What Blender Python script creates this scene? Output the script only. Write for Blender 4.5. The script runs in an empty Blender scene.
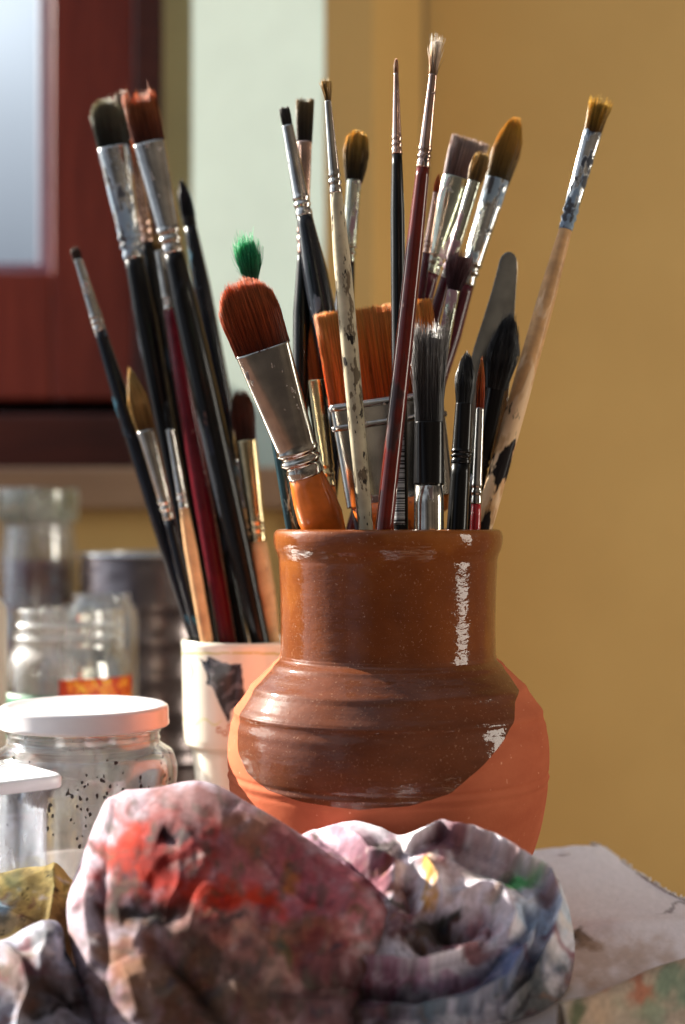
import bpy, math, random
import numpy as np
from mathutils import Vector, Matrix, noise

random.seed(7)
rng = np.random.RandomState(11)
PI = math.pi
F = 1500.0            # focal length in pixels of the 685 px wide frame
CZ = 0.94             # camera height above the floor
TZ = 0.75             # table top height
HY = 520.0            # horizon row
C = bpy.context.scene.collection


def P(px, py, D):
    return Vector(((px - 342.5) * D / F, D, CZ - (py - HY) * D / F))


def lerp(a, b, t):
    return a + (b - a) * t


def interp(x, pts):
    return float(np.interp(x, [p[0] for p in pts], [p[1] for p in pts]))


def sm(x):
    x = max(0.0, min(1.0, x))
    return x * x * (3 - 2 * x)


# ------------------------------------------------------------------ materials
def srgb(r, g, b):
    def f(c):
        c /= 255.0
        return c / 12.92 if c <= 0.04045 else ((c + 0.055) / 1.055) ** 2.4
    return (f(r), f(g), f(b), 1.0)


class N:
    def __init__(s, name):
        s.m = bpy.data.materials.new(name)
        s.m.use_nodes = True
        s.t = s.m.node_tree
        s.t.nodes.clear()
        s.out = s.t.nodes.new('ShaderNodeOutputMaterial')

    def n(s, typ, **kw):
        nd = s.t.nodes.new(typ)
        for k, v in kw.items():
            if k.startswith('i_'):
                nd.inputs[k[2:].replace('_', ' ')].default_value = v
            else:
                setattr(nd, k, v)
        return nd

    def l(s, a, b):
        s.t.links.new(a, b)

    def bsdf(s, **kw):
        b = s.t.nodes.new('ShaderNodeBsdfPrincipled')
        for k, v in kw.items():
            b.inputs[k].default_value = v
        s.l(b.outputs[0], s.out.inputs['Surface'])
        s.b = b
        return b

    def coord(s, kind='Object'):
        return s.n('ShaderNodeTexCoord').outputs[kind]

    def noise(s, scale, detail=3.0, rough=0.55, vec=None, dist=0.0, offset=0.0, stretch=None):
        nd = s.n('ShaderNodeTexNoise')
        nd.inputs['Scale'].default_value = scale
        nd.inputs['Detail'].default_value = detail
        nd.inputs['Roughness'].default_value = rough
        nd.inputs['Distortion'].default_value = dist
        v = vec or s.coord()
        mp = s.n('ShaderNodeMapping')
        mp.inputs['Location'].default_value = (offset, offset * 1.7, offset * .3)
        if stretch:
            mp.inputs['Scale'].default_value = stretch
        s.l(v, mp.inputs[0])
        s.l(mp.outputs[0], nd.inputs['Vector'])
        return nd.outputs['Fac']

    def ramp(s, fac, stops, interp_='LINEAR'):
        r = s.n('ShaderNodeValToRGB')
        r.color_ramp.interpolation = interp_
        e = r.color_ramp.elements
        while len(e) < len(stops):
            e.new(0.5)
        for el, (p, c) in zip(e, stops):
            el.position = p
            el.color = c if len(c) == 4 else (*c, 1)
        s.l(fac, r.inputs[0])
        return r.outputs[0]

    def mix(s, fac, a, b, mode='MIX'):
        m = s.n('ShaderNodeMix', data_type='RGBA', blend_type=mode)
        for sock, v in ((m.inputs[0], fac), (m.inputs[6], a), (m.inputs[7], b)):
            if isinstance(v, (int, float, tuple)):
                sock.default_value = v
            else:
                s.l(v, sock)
        return m.outputs[2]

    def bump(s, h, strength=0.3, dist=0.001, target=None):
        b = s.n('ShaderNodeBump')
        b.inputs['Strength'].default_value = strength
        b.inputs['Distance'].default_value = dist
        s.l(h, b.inputs['Height'])
        s.l(b.outputs[0], (target or s.b).inputs['Normal'])
        return b


BLK = (0, 0, 0, 1)
WHT = (1, 1, 1, 1)


def mask(k, lo, hi):
    return [(lo, BLK), (hi, WHT)]


def mat_simple(name, col, rough=.5, metal=0., var=.15, scale=60., bump=0., coat=0., spec=.5):
    k = N(name)
    k.bsdf(Roughness=rough, Metallic=metal)
    k.b.inputs['Specular IOR Level'].default_value = spec
    k.b.inputs['Coat Weight'].default_value = coat
    dark = tuple(c * (1 - var) for c in col[:3]) + (1,)
    lite = tuple(min(1, c * (1 + var)) for c in col[:3]) + (1,)
    nz = k.noise(scale, 4)
    k.l(k.ramp(nz, [(.35, dark), (.65, lite)]), k.b.inputs['Base Color'])
    if bump:
        k.bump(nz, bump, .0006)
    return k.m


def mat_paint(name, base, spots=(), rough=.35, metal=0., coat=.3, offs=0., stretch=(1, 1, .35)):
    """painted / lacquered stick with patches of dried paint. spots = (colour, scale, threshold)"""
    k = N(name)
    k.bsdf(Roughness=rough, Metallic=metal)
    k.b.inputs['Coat Weight'].default_value = coat
    k.b.inputs['Coat Roughness'].default_value = .07
    if not metal: k.b.inputs['Specular IOR Level'].default_value = .1
    nz = k.noise(90, 3, offset=offs)
    col = k.ramp(nz, [(.3, tuple(c * .75 for c in base[:3]) + (1,)), (.7, tuple(min(1, c * 1.25) for c in base[:3]) + (1,))])
    met = None
    allm = None
    for i, (c, sc, th) in enumerate(spots):
        f = k.noise(sc, 4, .6, offset=offs + 3.1 * (i + 1), stretch=stretch)
        f = k.ramp(f, [(th, BLK), (th + .03, WHT)])
        col = k.mix(f, col, c)
        allm = f if allm is None else k.mix(1.0, allm, f, 'ADD')
    k.l(col, k.b.inputs['Base Color'])
    if allm is not None:
        k.l(k.ramp(allm, [(0, (rough,) * 3), (1, (.7,) * 3)]), k.b.inputs['Roughness'])
        if metal:
            k.l(k.ramp(allm, [(0, (metal,) * 3), (1, (0.,) * 3)]), k.b.inputs['Metallic'])
        k.bump(allm, .5, .0003)
    return k.m


def mat_attr(name, rough=.6, spec=.4, transl=0., bumpscale=None, bumps=.3, bdist=.0003, speckle=None, sheen=0.):
    k = N(name)
    a = k.n('ShaderNodeAttribute', attribute_name='Col')
    b = k.bsdf(Roughness=rough)
    b.inputs['Specular IOR Level'].default_value = spec
    b.inputs['Sheen Weight'].default_value = sheen
    col = a.outputs['Color']
    if speckle:
        for (c, sc, th) in speckle:
            f = k.ramp(k.noise(sc, 5, .65, offset=sc * .01), [(th, BLK), (th + .06, WHT)])
            col = k.mix(f, col, c)
    k.l(col, b.inputs['Base Color'])
    if bumpscale:
        nz = k.noise(bumpscale, 4, .6)
        k.bump(nz, bumps, bdist)
    if transl:
        t = k.n('ShaderNodeBsdfTranslucent')
        k.l(col, t.inputs['Color'])
        mx = k.n('ShaderNodeMixShader')
        mx.inputs[0].default_value = transl
        k.l(b.outputs[0], mx.inputs[1])
        k.l(t.outputs[0], mx.inputs[2])
        k.l(mx.outputs[0], k.out.inputs['Surface'])
    return k.m


def mat_thin_glass(name, tint=(1, 1, 1, 1), base=.06, rough=.02, smear=.0, smear_col=(.8, .8, .8, 1)):
    """thin walled clear glass or plastic: passes light straight on and mirrors by angle; optional dried smears"""
    k = N(name)
    tr = k.n('ShaderNodeBsdfTransparent')
    tr.inputs[0].default_value = tint
    gl = k.n('ShaderNodeBsdfGlossy')
    gl.inputs['Roughness'].default_value = rough
    lw = k.n('ShaderNodeLayerWeight')
    lw.inputs[0].default_value = .5
    pw = k.n('ShaderNodeMath', operation='POWER')
    k.l(lw.outputs['Facing'], pw.inputs[0])
    pw.inputs[1].default_value = 4.0
    mr = k.n('ShaderNodeMapRange')
    k.l(pw.outputs[0], mr.inputs[0])
    mr.inputs[3].default_value = base
    mr.inputs[4].default_value = .9
    mx = k.n('ShaderNodeMixShader')
    k.l(mr.outputs[0], mx.inputs[0])
    k.l(tr.outputs[0], mx.inputs[1])
    k.l(gl.outputs[0], mx.inputs[2])
    last = mx.outputs[0]
    if smear:
        df = k.n('ShaderNodeBsdfPrincipled')
        df.inputs['Roughness'].default_value = .4
        df.inputs['Base Color'].default_value = smear_col
        nz = k.noise(35, 5, .6, stretch=(1, 1, .5))
        f = k.ramp(nz, [(.42, BLK), (.7, (smear,) * 3)])
        m2 = k.n('ShaderNodeMixShader')
        k.l(f, m2.inputs[0])
        k.l(last, m2.inputs[1])
        k.l(df.outputs[0], m2.inputs[2])
        last = m2.outputs[0]
    k.l(last, k.out.inputs['Surface'])
    return k.m


# ------------------------------------------------------------------ object helpers
def link(o, parent=None):
    C.objects.link(o)
    if parent is not None:
        o.parent = parent
    return o


def mesh_obj(name, verts, faces, mat=None, parent=None, smooth=True, cols=None, loc=None):
    me = bpy.data.meshes.new(name)
    me.from_pydata([tuple(v) for v in verts], [], faces)
    me.update()
    if smooth:
        me.polygons.foreach_set('use_smooth', [True] * len(me.polygons))
    if cols is not None:
        at = me.color_attributes.new('Col', 'FLOAT_COLOR', 'POINT')
        arr = np.ones((len(verts), 4), dtype=np.float32)
        arr[:, :3] = np.asarray(cols)[:, :3]
        at.data.foreach_set('color', arr.ravel())
    if mat:
        me.materials.append(mat)
    o = bpy.data.objects.new(name, me)
    if loc is not None:
        o.location = loc
    return link(o, parent)


def empty(name, loc=(0, 0, 0), label=None, cat=None, group=None, rot=None):
    o = bpy.data.objects.new(name, None)
    o.empty_display_size = .01
    o.location = loc
    if rot is not None:
        o.rotation_mode = 'QUATERNION'
        o.rotation_quaternion = rot
    C.objects.link(o)
    return tag(o, label, cat, group)


def tag(o, label=None, cat=None, group=None, kind=None):
    if label: o['label'] = label
    if cat: o['category'] = cat
    if group: o['group'] = group
    if kind: o['kind'] = kind
    return o


def box_vf(x0, x1, y0, y1, z0, z1):
    v = [(x0, y0, z0), (x1, y0, z0), (x1, y1, z0), (x0, y1, z0), (x0, y0, z1), (x1, y0, z1), (x1, y1, z1), (x0, y1, z1)]
    f = [(0, 3, 2, 1), (4, 5, 6, 7), (0, 1, 5, 4), (1, 2, 6, 5), (2, 3, 7, 6), (3, 0, 4, 7)]
    return v, f


def join(*vfs):
    V, Fc = [], []
    for v, f in vfs:
        o = len(V)
        V += list(v)
        Fc += [tuple(i + o for i in q) for q in f]
    return V, Fc


def bevel(o, w, seg=3):
    m = o.modifiers.new('bevel', 'BEVEL')
    m.width = w
    m.segments = seg
    m.limit_method = 'ANGLE'
    return o


def lathe_vf(prof, seg=64, closed=False):
    """prof = [(r, z)]"""
    V, Fc = [], []
    idx = []
    for r, z in prof:
        if r < 1e-6:
            idx.append([len(V)] * seg)
            V.append((0, 0, z))
        else:
            idx.append(list(range(len(V), len(V) + seg)))
            for i in range(seg):
                a = 2 * PI * i / seg
                V.append((r * math.cos(a), r * math.sin(a), z))
    n = len(prof)
    for j in range(n if closed else n - 1):
        a, b = idx[j], idx[(j + 1) % n]
        for i in range(seg):
            q = [a[i], a[(i + 1) % seg], b[(i + 1) % seg], b[i]]
            q2 = []
            for t in q:
                if t not in q2: q2.append(t)
            if len(q2) > 2:
                Fc.append(tuple(q2))
    return V, Fc


def smooth_prof(pts, n=8):
    """Catmull-Rom through the points"""
    out = []
    P_ = [pts[0]] + list(pts) + [pts[-1]]
    for i in range(1, len(P_) - 2):
        p0, p1, p2, p3 = [np.array(P_[k], float) for k in (i - 1, i, i + 1, i + 2)]
        for k in range(n):
            t = k / n
            out.append(tuple(.5 * ((2 * p1) + (-p0 + p2) * t + (2 * p0 - 5 * p1 + 4 * p2 - p3) * t * t + (-p0 + 3 * p1 - 3 * p2 + p3) * t ** 3)))
    out.append(tuple(pts[-1]))
    return out


def loft_vf(st, seg=20, power=2.0, cap0=True, cap1=True):
    """st = [(z, rx, ry)] or (z, rx, ry, cx)"""
    V, Fc = [], []
    for s in st:
        z, rx, ry = s[:3]
        cx = s[3] if len(s) > 3 else 0
        pw = s[4] if len(s) > 4 else power
        for i in range(seg):
            a = 2 * PI * i / seg
            c, d = math.cos(a), math.sin(a)
            e = 2 / pw
            V.append((cx + rx * math.copysign(abs(c) ** e, c), ry * math.copysign(abs(d) ** e, d), z))
    for j in range(len(st) - 1):
        for i in range(seg):
            a, b = j * seg + i, j * seg + (i + 1) % seg
            Fc.append((a, b, b + seg, a + seg))
    if cap0: Fc.append(tuple(reversed(range(seg))))
    if cap1: Fc.append(tuple(range((len(st) - 1) * seg, len(st) * seg)))
    return V, Fc


# ------------------------------------------------------------------ bristles
bristle_mat = mat_attr('bristle_hair', rough=.45, spec=.35, transl=.5)
bristle_dark = mat_attr('bristle_hair_dark', rough=.4, spec=.5, transl=.05)


def bristles(parent, z0, L, rb, rm, rt, shape, cr, cm, ct, n=300, hw=.00022, mat=None, splay=0., rag=.06, name='bristles', clump=0.):
    """rb, rm, rt = (rx, ry) at root, middle and tip; colours at root, middle, tip.
    shape: flat / filbert / round / angled.  One mesh: a solid tuft core with single hairs round it."""
    V, Fc, K = [], [], []
    cr, cm, ct = [np.array(c[:3]) for c in (cr, cm, ct)]

    def rad(t):
        if t < .5:
            q = sm(t * 2) if False else t * 2
            return lerp(rb[0], rm[0], q), lerp(rb[1], rm[1], q)
        q = (t - .5) * 2
        return lerp(rm[0], rt[0], q), lerp(rm[1], rt[1], q)

    def length(u):
        if shape == 'filbert': return 1 - .34 * abs(u) ** 3
        if shape == 'round': return 1 - .12 * u * u
        if shape == 'angled': return 1 - .18 * (u + 1)
        return 1.0

    def colr(t):
        return cr * (1 - 2 * t) + cm * 2 * t if t < .5 else cm * (2 - 2 * t) + ct * (2 * t - 1)

    # core
    seg, rows = 20, 9
    base = len(V)
    for j in range(rows):
        t = j / (rows - 1) * .93
        rx, ry = rad(t)
        for i in range(seg):
            a = 2 * PI * i / seg
            u = math.cos(a)
            x = rx * .88 * u
            z = z0 + L * t * (length(u) if shape != 'round' else 1)
            V.append((x, ry * .85 * math.sin(a), z))
            K.append(colr(t) * (.75 + .25 * random.random()))
    for j in range(rows - 1):
        for i in range(seg):
            a, b = base + j * seg + i, base + j * seg + (i + 1) % seg
            Fc.append((a, b, b + seg, a + seg))
    Fc.append(tuple(range(base + (rows - 1) * seg, base + rows * seg)))
    # hairs
    for h in range(n):
        a = random.random() * 2 * PI
        rr = math.sqrt(lerp(.45, 1, random.random()))
        u, w = rr * math.cos(a), rr * math.sin(a)
        ln = length(u) * (1 + random.gauss(0, rag * .5)) if random.random() > .15 else length(u) * (1 - random.random() * rag * 3)
        cl = math.sin(u * 9 + 3 * parent_seed(parent)) * clump
        ln *= 1 + cl
        shade = .38 + 1.1 * random.random()
        jx, jy = random.gauss(0, splay), random.gauss(0, splay)
        b0 = len(V)
        for q in range(4):
            t = q / 3
            rx, ry = rad(t * min(1, ln))
            s = 1 + .03 * random.random()
            px = rx * u * s + jx * rm[0] * t * t
            py = ry * w * s + jy * rm[0] * t * t
            z = z0 + L * ln * t
            r_ = hw * (1, .95, .75, .3)[q]
            c = np.clip(colr(min(1, t * ln)) * shade, 0, 1)
            for k in range(3):
                aa = 2 * PI * k / 3 + a
                V.append((px + r_ * math.cos(aa), py + r_ * math.sin(aa), z))
                K.append(c)
        for q in range(3):
            for k in range(3):
                i0, i1 = b0 + q * 3 + k, b0 + q * 3 + (k + 1) % 3
                Fc.append((i0, i1, i1 + 3, i0 + 3))
        Fc.append((b0 + 9, b0 + 10, b0 + 11))
    return mesh_obj(name, V, Fc, mat or bristle_mat, parent, True, K)


def parent_seed(o):
    return (sum(ord(c) for c in o.name) % 17) * .37


# ------------------------------------------------------------------ containers interior, for how deep a brush reaches
class Vessel:
    def __init__(s, cx, cy, zf, prof):
        s.cx, s.cy, s.zf, s.prof = cx, cy, zf, prof      # prof: [(z, inner radius)]
        s.caps = []

    def reach(s, a, b, r, rtop=None):
        """from rim point a along direction away from b (the top), how far down"""
        d = (a - b).normalized()
        p = a.copy()
        step = .001
        for i in range(400):
            q = p + d * step
            if q.z - r * .6 < s.zf: break
            rr = math.hypot(q.x - s.cx, q.y - s.cy)
            if q.z < a.z - .006 and rr + r * 1.05 > interp(q.z, s.prof): break
            hit = False
            if q.z < a.z - .012:
                for (c0, c1, r1) in s.caps:
                    dd = c1 - c0
                    t = max(0, min(1, (q - c0).dot(dd) / dd.dot(dd)))
                    if (q - c0 - dd * t).length < r + r1 + .0005:
                        hit = True
                        break
            if hit: break
            p = q
        s.caps.append((p.copy(), a.copy(), r * 1.1))
        return p


def brush(label, top, low, ves, Lb, bw, bt, shape, bcol, Lf, fw, ft, hw, fmat, hmat, n=220, bmat=None, crimp=True,
          name='paintbrush', splay=.05, rag=.06, hairw=.0002, yaw=0., group=None, cat='paintbrush', ferrule=True, clump=0., hrz=1.0, fpow=2.6, crimps=2):
    """all lengths and widths in photo pixels at the brush's own distance. bw, bt = widths and thicknesses at (root, mid, tip)"""
    T, R0 = P(*top), P(*low)
    s = (top[2] + low[2]) / 2 / F
    rmax = hw[-1][1] / 2 * s
    B = ves.reach(R0, T, rmax)
    ax = (T - B).normalized()
    L = (T - B).length
    xd = Vector((1, 0, 0))
    xd = (xd - ax * xd.dot(ax)).normalized()
    yd = ax.cross(xd)
    M = Matrix((xd, yd, ax)).transposed()
    q = M.to_quaternion() @ Matrix.Rotation(yaw, 3, 'Z').to_quaternion()
    root = empty(name, B, label, cat, group, q)
    zb = L - Lb * s
    zf = zb - Lf * s
    r = [(a / 2 * s, b / 2 * s) for a, b in zip(bw, bt)]
    if Lb:
        bristles(root, zb - .0008, Lb * s * .94 + .0008, r[0], r[1], r[2], shape, *bcol, n=n, hw=hairw, mat=bmat, splay=splay, rag=rag, clump=clump)
    # ferrule
    if Lf:
        w0, w1 = fw[0] / 2 * s, fw[1] / 2 * s
        t0, t1 = ft[0] / 2 * s, ft[1] / 2 * s
        st = []
        K = 64
        cr = [(.80 + .075 * i) for i in range(crimps)] if crimps < 3 else [.74, .82, .9]
        for i in range(K + 1):
            t = i / K
            w = lerp(w0, w1, sm(t * 1.12) if fw[0] > fw[1] * 1.6 else t)
            th = lerp(t0, t1, t)
            if crimp:
                for c in cr:
                    e = math.exp(-((t - c - .04) / .016) ** 2)
                    w *= 1 - .13 * e
                    th *= 1 - .13 * e
                    e = math.exp(-((t - c) / .02) ** 2)
                    w *= 1 + .09 * e
                    th *= 1 + .09 * e
            st.append((zb - (zb - zf) * t, w, th, 0, lerp(fpow, 2.0, t)))
        st = [(st[0][0] + .00005, st[0][1] * .93, st[0][2] * .9, 0, fpow)] + st
        # finer sampling round the crimps
        v, f = loft_vf(list(reversed(st)), 28)
        mesh_obj('ferrule', v, f, fmat, root)
    # handle
    Lh = zf
    st = []
    for d, w in hw:
        z = zf - d * s
        if z < .004: break
        st.append((z, w / 2 * s, w / 2 * s * hrz))
    lastr = st[-1][1]
    if len(st) == 1 or st[-1][0] > .01:
        w = interp((zf) / s, hw)
        st.append((.004, w / 2 * s * .95, w / 2 * s * .95 * hrz))
    st.append((.001, st[-1][1] * .75, st[-1][2] * .75))
    st.append((0, st[-1][1] * .5, st[-1][2] * .5))
    st[0] = (st[0][0] + .002, min(st[0][1], (fw[1] / 2 * s) * .93 if Lf else st[0][1]), st[0][2] if not Lf else min(st[0][2], (ft[1] / 2 * s) * .93))
    # densify
    zs = [a[0] for a in st]
    out = []
    for a, b in zip(st[:-1], st[1:]):
        m = max(1, int(abs(a[0] - b[0]) / .006))
        for i in range(m):
            t = i / m
            out.append(tuple(lerp(a[k], b[k], t) for k in range(3)))
    out.append(st[-1])
    v, f = loft_vf(list(reversed(out)), 20)
    h = mesh_obj('handle', v, f, hmat, root)
    root['_len'] = L
    del root['_len']
    return root, L, s, zb, zf


# ================================================================== SETTING



def wall_mat():
    k = N('ochre_wall_paint')
    k.bsdf(Roughness=.85)
    nz = k.noise(5, 5, .6)
    k.l(k.ramp(nz, [(.3, srgb(217, 178, 110)), (.7, srgb(226, 188, 118))]), k.b.inputs['Base Color'])
    k.bump(k.noise(160, 4), .25, .001)
    return k.m


M_wall = wall_mat()
M_reveal = mat_simple('white_limewash', srgb(208, 224, 208), .8, var=.04, scale=12, bump=.1)


def wood_mat(name, c1, c2, sc=14, stretch=(1, 1, 8), rough=.4, coat=.2, offs=0):
    k = N(name)
    k.bsdf(Roughness=rough)
    k.b.inputs['Coat Weight'].default_value = coat
    nz = k.noise(sc, 6, .6, dist=.6, stretch=stretch, offset=offs)
    k.l(k.ramp(nz, [(.3, c1), (.7, c2)]), k.b.inputs['Base Color'])
    k.bump(nz, .15, .0005)
    return k.m


M_red = wood_mat('red_stained_wood', srgb(124, 44, 32), srgb(160, 66, 48), stretch=(6, 1, .6))
M_reddark = wood_mat('dark_red_stained_wood', srgb(70, 28, 22), srgb(96, 42, 30), stretch=(.6, 1, 6))
M_sill = wood_mat('pale_sill_wood', srgb(150, 118, 92), srgb(172, 138, 108), stretch=(.6, 1, 6))
M_tablewood = wood_mat('table_wood', srgb(70, 48, 38), srgb(98, 70, 54), stretch=(1, 6, 1))
M_floor = wood_mat('floor_boards', srgb(110, 80, 55), srgb(140, 104, 72), sc=3, stretch=(1, 8, 1))
M_lead = mat_simple('casement_bead', srgb(150, 138, 160), .5, var=.05)

# back wall in plan: segments of a polyline at the room side, extruded down to the floor and up
ZT = CZ + 1.9
zsill = CZ - (467 - HY) * 1.42 / F                      # sill top nose
xa = (325 - 342.5) * 1.42 / F
xb = (373 - 342.5) * 1.42 / F
xc = (427 - 342.5) * 1.60 / F


def prism(name, plan, z0, z1, mat, **kw):
    n = len(plan)
    V = [(x, y, z0) for x, y in plan] + [(x, y, z1) for x, y in plan]
    Fc = [tuple(range(n - 1, -1, -1)), tuple(range(n, 2 * n))] + [(i, (i + 1) % n, (i + 1) % n + n, i + n) for i in range(n)]
    return mesh_obj(name, V, Fc, mat, smooth=False, **kw)


tag(prism('wall_right', [(xc, 1.60), (1.5, 1.60), (1.5, 1.85), (xc, 1.85)], 0, ZT, M_wall), kind='structure')
tag(prism('wall_corner', [(xa, 1.42), (xb, 1.42), (xc - .0005, 1.60), (xc - .0005, 1.85), (xa, 1.85)], 0, ZT, M_wall), kind='structure')
rx1 = (163 - 342.5) * 1.54 / F
rx2 = (192 - 342.5) * 1.54 / F
rx3 = (192 - 342.5) * 1.519 / F
M_taupe = mat_simple('taupe_trim_paint', srgb(132, 110, 82), .8, var=.05, scale=12)  # shadow tone for the added strip below, not a real trim paint
tag(prism('trim_2', [(xc - .0285, 1.575), (xc - .001, 1.600 - .001), (xc - .001, 1.5985), (xc - .001, 1.59), (xc - .0285, 1.565)], 0.001, ZT - .001, M_taupe), kind='structure')  # taupe strip painted in for the dark shadow band on the wall
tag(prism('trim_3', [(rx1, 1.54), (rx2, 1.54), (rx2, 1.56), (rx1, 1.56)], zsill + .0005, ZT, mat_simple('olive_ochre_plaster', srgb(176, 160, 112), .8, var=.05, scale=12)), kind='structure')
# splayed white reveal of the window recess
rx0 = (165 - 342.5) * 1.60 / F
tag(prism('wall_reveal', [(xa - .0005, 1.4205), (xa - .0005, 1.85), (rx0, 1.85), (rx0, 1.60), (rx1, 1.5605), (rx2 + .0005, 1.5605), (rx2 + .0005, 1.54), (rx3, 1.519)], zsill + .0005, ZT, M_reveal), kind='structure')
# wall below the window
zw = CZ - (510 - HY) * 1.45 / F
tag(prism('wall_left', [(-3.2, 1.45), (xa - .0005, 1.45), (xa - .0005, 1.85), (-3.2, 1.85)], 0, zw, M_wall), kind='structure')
# sill board
o = prism('trim_1', [(-3.2, 1.42), (xa - .001, 1.42), (xa - .001, 1.6), (-3.2, 1.6)], zw + .0005, zsill, M_sill)
bevel(o, .004)
tag(o, kind='structure')
# dark lower frame rail (fixed outer frame) and window
z1 = CZ - (402 - HY) * 1.60 / F
wf = empty('window_1', (rx0, 1.6, zsill))
tag(wf, kind='structure')


def wbox(name, x0, x1, y0, y1, za, zb, mat, bev=.004):
    v, f = box_vf(x0 - rx0, x1 - rx0, y0 - 1.6, y1 - 1.6, za - zsill, zb - zsill)
    o = mesh_obj(name, v, f, mat, wf, smooth=False)
    return bevel(o, bev)


x52 = (52 - 342.5) * 1.62 / F
x130 = (133 - 342.5) * 1.61 / F
zg = CZ - (272 - HY) * 1.62 / F
wbox('bottom_rail', -3.2, rx0 - .001, 1.602, 1.70, zsill + .001, z1 - .012, M_reddark)
wbox('seal_strip', -3.2, rx0 - .001, 1.655, 1.69, z1 - .0118, z1 + .0035, mat_simple('black_seal', srgb(22, 14, 14), .9, spec=.1), .0005)  # added black strip, gives the gap under the casement its dark shade
wbox('side_jamb', x130 + .001, rx0 - .001, 1.60, 1.70, z1 + .001, CZ + 1.7, M_reddark)
wbox('casement_stile', x52, x130, 1.615, 1.68, z1 + .004, CZ + 1.69, M_red)
wbox('casement_rail', -3.2, x52 - .0005, 1.615, 1.68, z1 + .004, zg, M_red)
wbox('casement_bead', x52 - .019, x52 - .0005, 1.64, 1.67, zg + .0005, CZ + 1.69, M_lead, .003)
wbox('casement_bead', -3.2, x52 - .0195, 1.64, 1.67, zg + .0005, zg + .014, M_lead, .003)
wbox('pier_stile', -1.33, -.85, 1.60, 1.66, zg + .02, CZ + 1.68, M_red)  # unseen pier, added to keep the sun off the far canvas corner
pane = wbox('pane', -3.2, x52 - .02, 1.662, 1.666, zg + .0145, CZ + 1.69, mat_thin_glass('window_glass', base=.05), .0005)

# floor
v, f = box_vf(-3.2, 1.5, -.6, 1.9, -.05, 0)
tag(mesh_obj('floor', v, f, M_floor, smooth=False), kind='structure')

# ================================================================== TABLE
# right edge runs back and to the left, as seen at the canvas
def redge(y):      # x of table's right edge at depth y
    return .150 + (.80 - y) * .29


tb = empty('table', (-.15, .85, 0), 'wooden table carrying the jars, the pot of brushes and the rags', 'table')
plan = [(-.62, .20), (redge(.20), .20), (redge(.832), .832), (.03, .93), (redge(1.36), 1.36), (-.62, 1.36)]
n = len(plan)
V = [(x + .15, y - .85, TZ - .028) for x, y in plan] + [(x + .15, y - .85, TZ) for x, y in plan]
Fc = [tuple(range(n - 1, -1, -1)), tuple(range(n, 2 * n))] + [(i, (i + 1) % n, (i + 1) % n + n, i + n) for i in range(n)]
bevel(mesh_obj('tabletop', V, Fc, M_tablewood, tb, False), .003)
for lx, ly in ((-.57, .26), (redge(.26) - .06, .26), (-.57, 1.28), (redge(1.28) - .06, 1.28)):
    st = [(0, .016, .016), (.05, .018, .018), (TZ - .029, .026, .026)]
    v, f = loft_vf(st, 24, 5)
    v = [(a + lx + .15, b + ly - .85, c) for a, b, c in v]
    mesh_obj('leg', v, f, M_tablewood, tb)

# ================================================================== TERRACOTTA POT
PX, PD = 388, .70
pc = P(PX, 520, PD)
SC = PD / F


def zpx(py, D=PD):
    return CZ - (py - HY) * D / F


outer = [(70, 921.4), (92, 921), (104, 914), (121, 890), (138, 862), (150, 830), (157, 795), (159.5, 768), (160, 750), (158.5, 733),
         (153, 712), (150.5, 707), (147, 700), (143, 694), (138, 688), (132, 681), (125, 673), (116, 665), (109.5, 659), (108, 655), (107.5, 650), (107, 625),
         (107.5, 595), (108.5, 570), (110, 556), (112.5, 549), (114, 542), (114, 535), (112, 530.5), (108, 529)]
rp = smooth_prof([(r * SC, zpx(y)) for r, y in outer], 14)


def ring_bumps(r, z):
    py = HY + (CZ - z) / SC
    for c, w, a in ((662, 3.5, 1.8), (684, 5, 2.4), (707, 5, 2.4), (768, 1.6, -1.0), (773, 1.6, 1.0), (779, 1.4, -.9), (722, 5, .8), (560, 4, -.5)):
        r += a * SC * math.exp(-((py - c) / w) ** 2)
    r += .035 * SC * math.sin(py * .55) + .02 * SC * math.sin(py * 1.7)
    return r


fine = []
for a, b in zip(rp[:-1], rp[1:]):
    m = max(1, int(math.hypot(a[0] - b[0], a[1] - b[1]) / .0007))
    for i in range(m):
        fine.append((lerp(a[0], b[0], i / m), lerp(a[1], b[1], i / m)))
fine.append(rp[-1])
fine = [(ring_bumps(r, z), z) if z > zpx(900) and z < zpx(538) else (r, z) for r, z in fine]
inner_pts = [(104.5, 530.5), (103, 536), (101.5, 550), (99.5, 575), (99, 640), (102, 655), (118, 672), (142, 705), (151, 745), (150, 790), (140, 835), (122, 875), (96, 906), (60, 911), (0, 912)]
inner = [(r * SC, zpx(y)) for r, y in inner_pts]
prof = [(0, TZ + .0026), (66 * SC, TZ + .0026)] + fine + smooth_prof(inner, 3)
prof = [(max(0, r), z) for r, z in prof]
prof[-1] = (0, prof[-1][1])
seg = 220
v, f = lathe_vf(prof, seg)
pot = tag(mesh_obj('clay_pot', [(a, b, c - TZ) for a, b, c in v], f, None, loc=(pc.x, PD, TZ)),
          'round terracotta pot with brown glazed neck and shoulder, holding brushes', 'pot')
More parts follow.
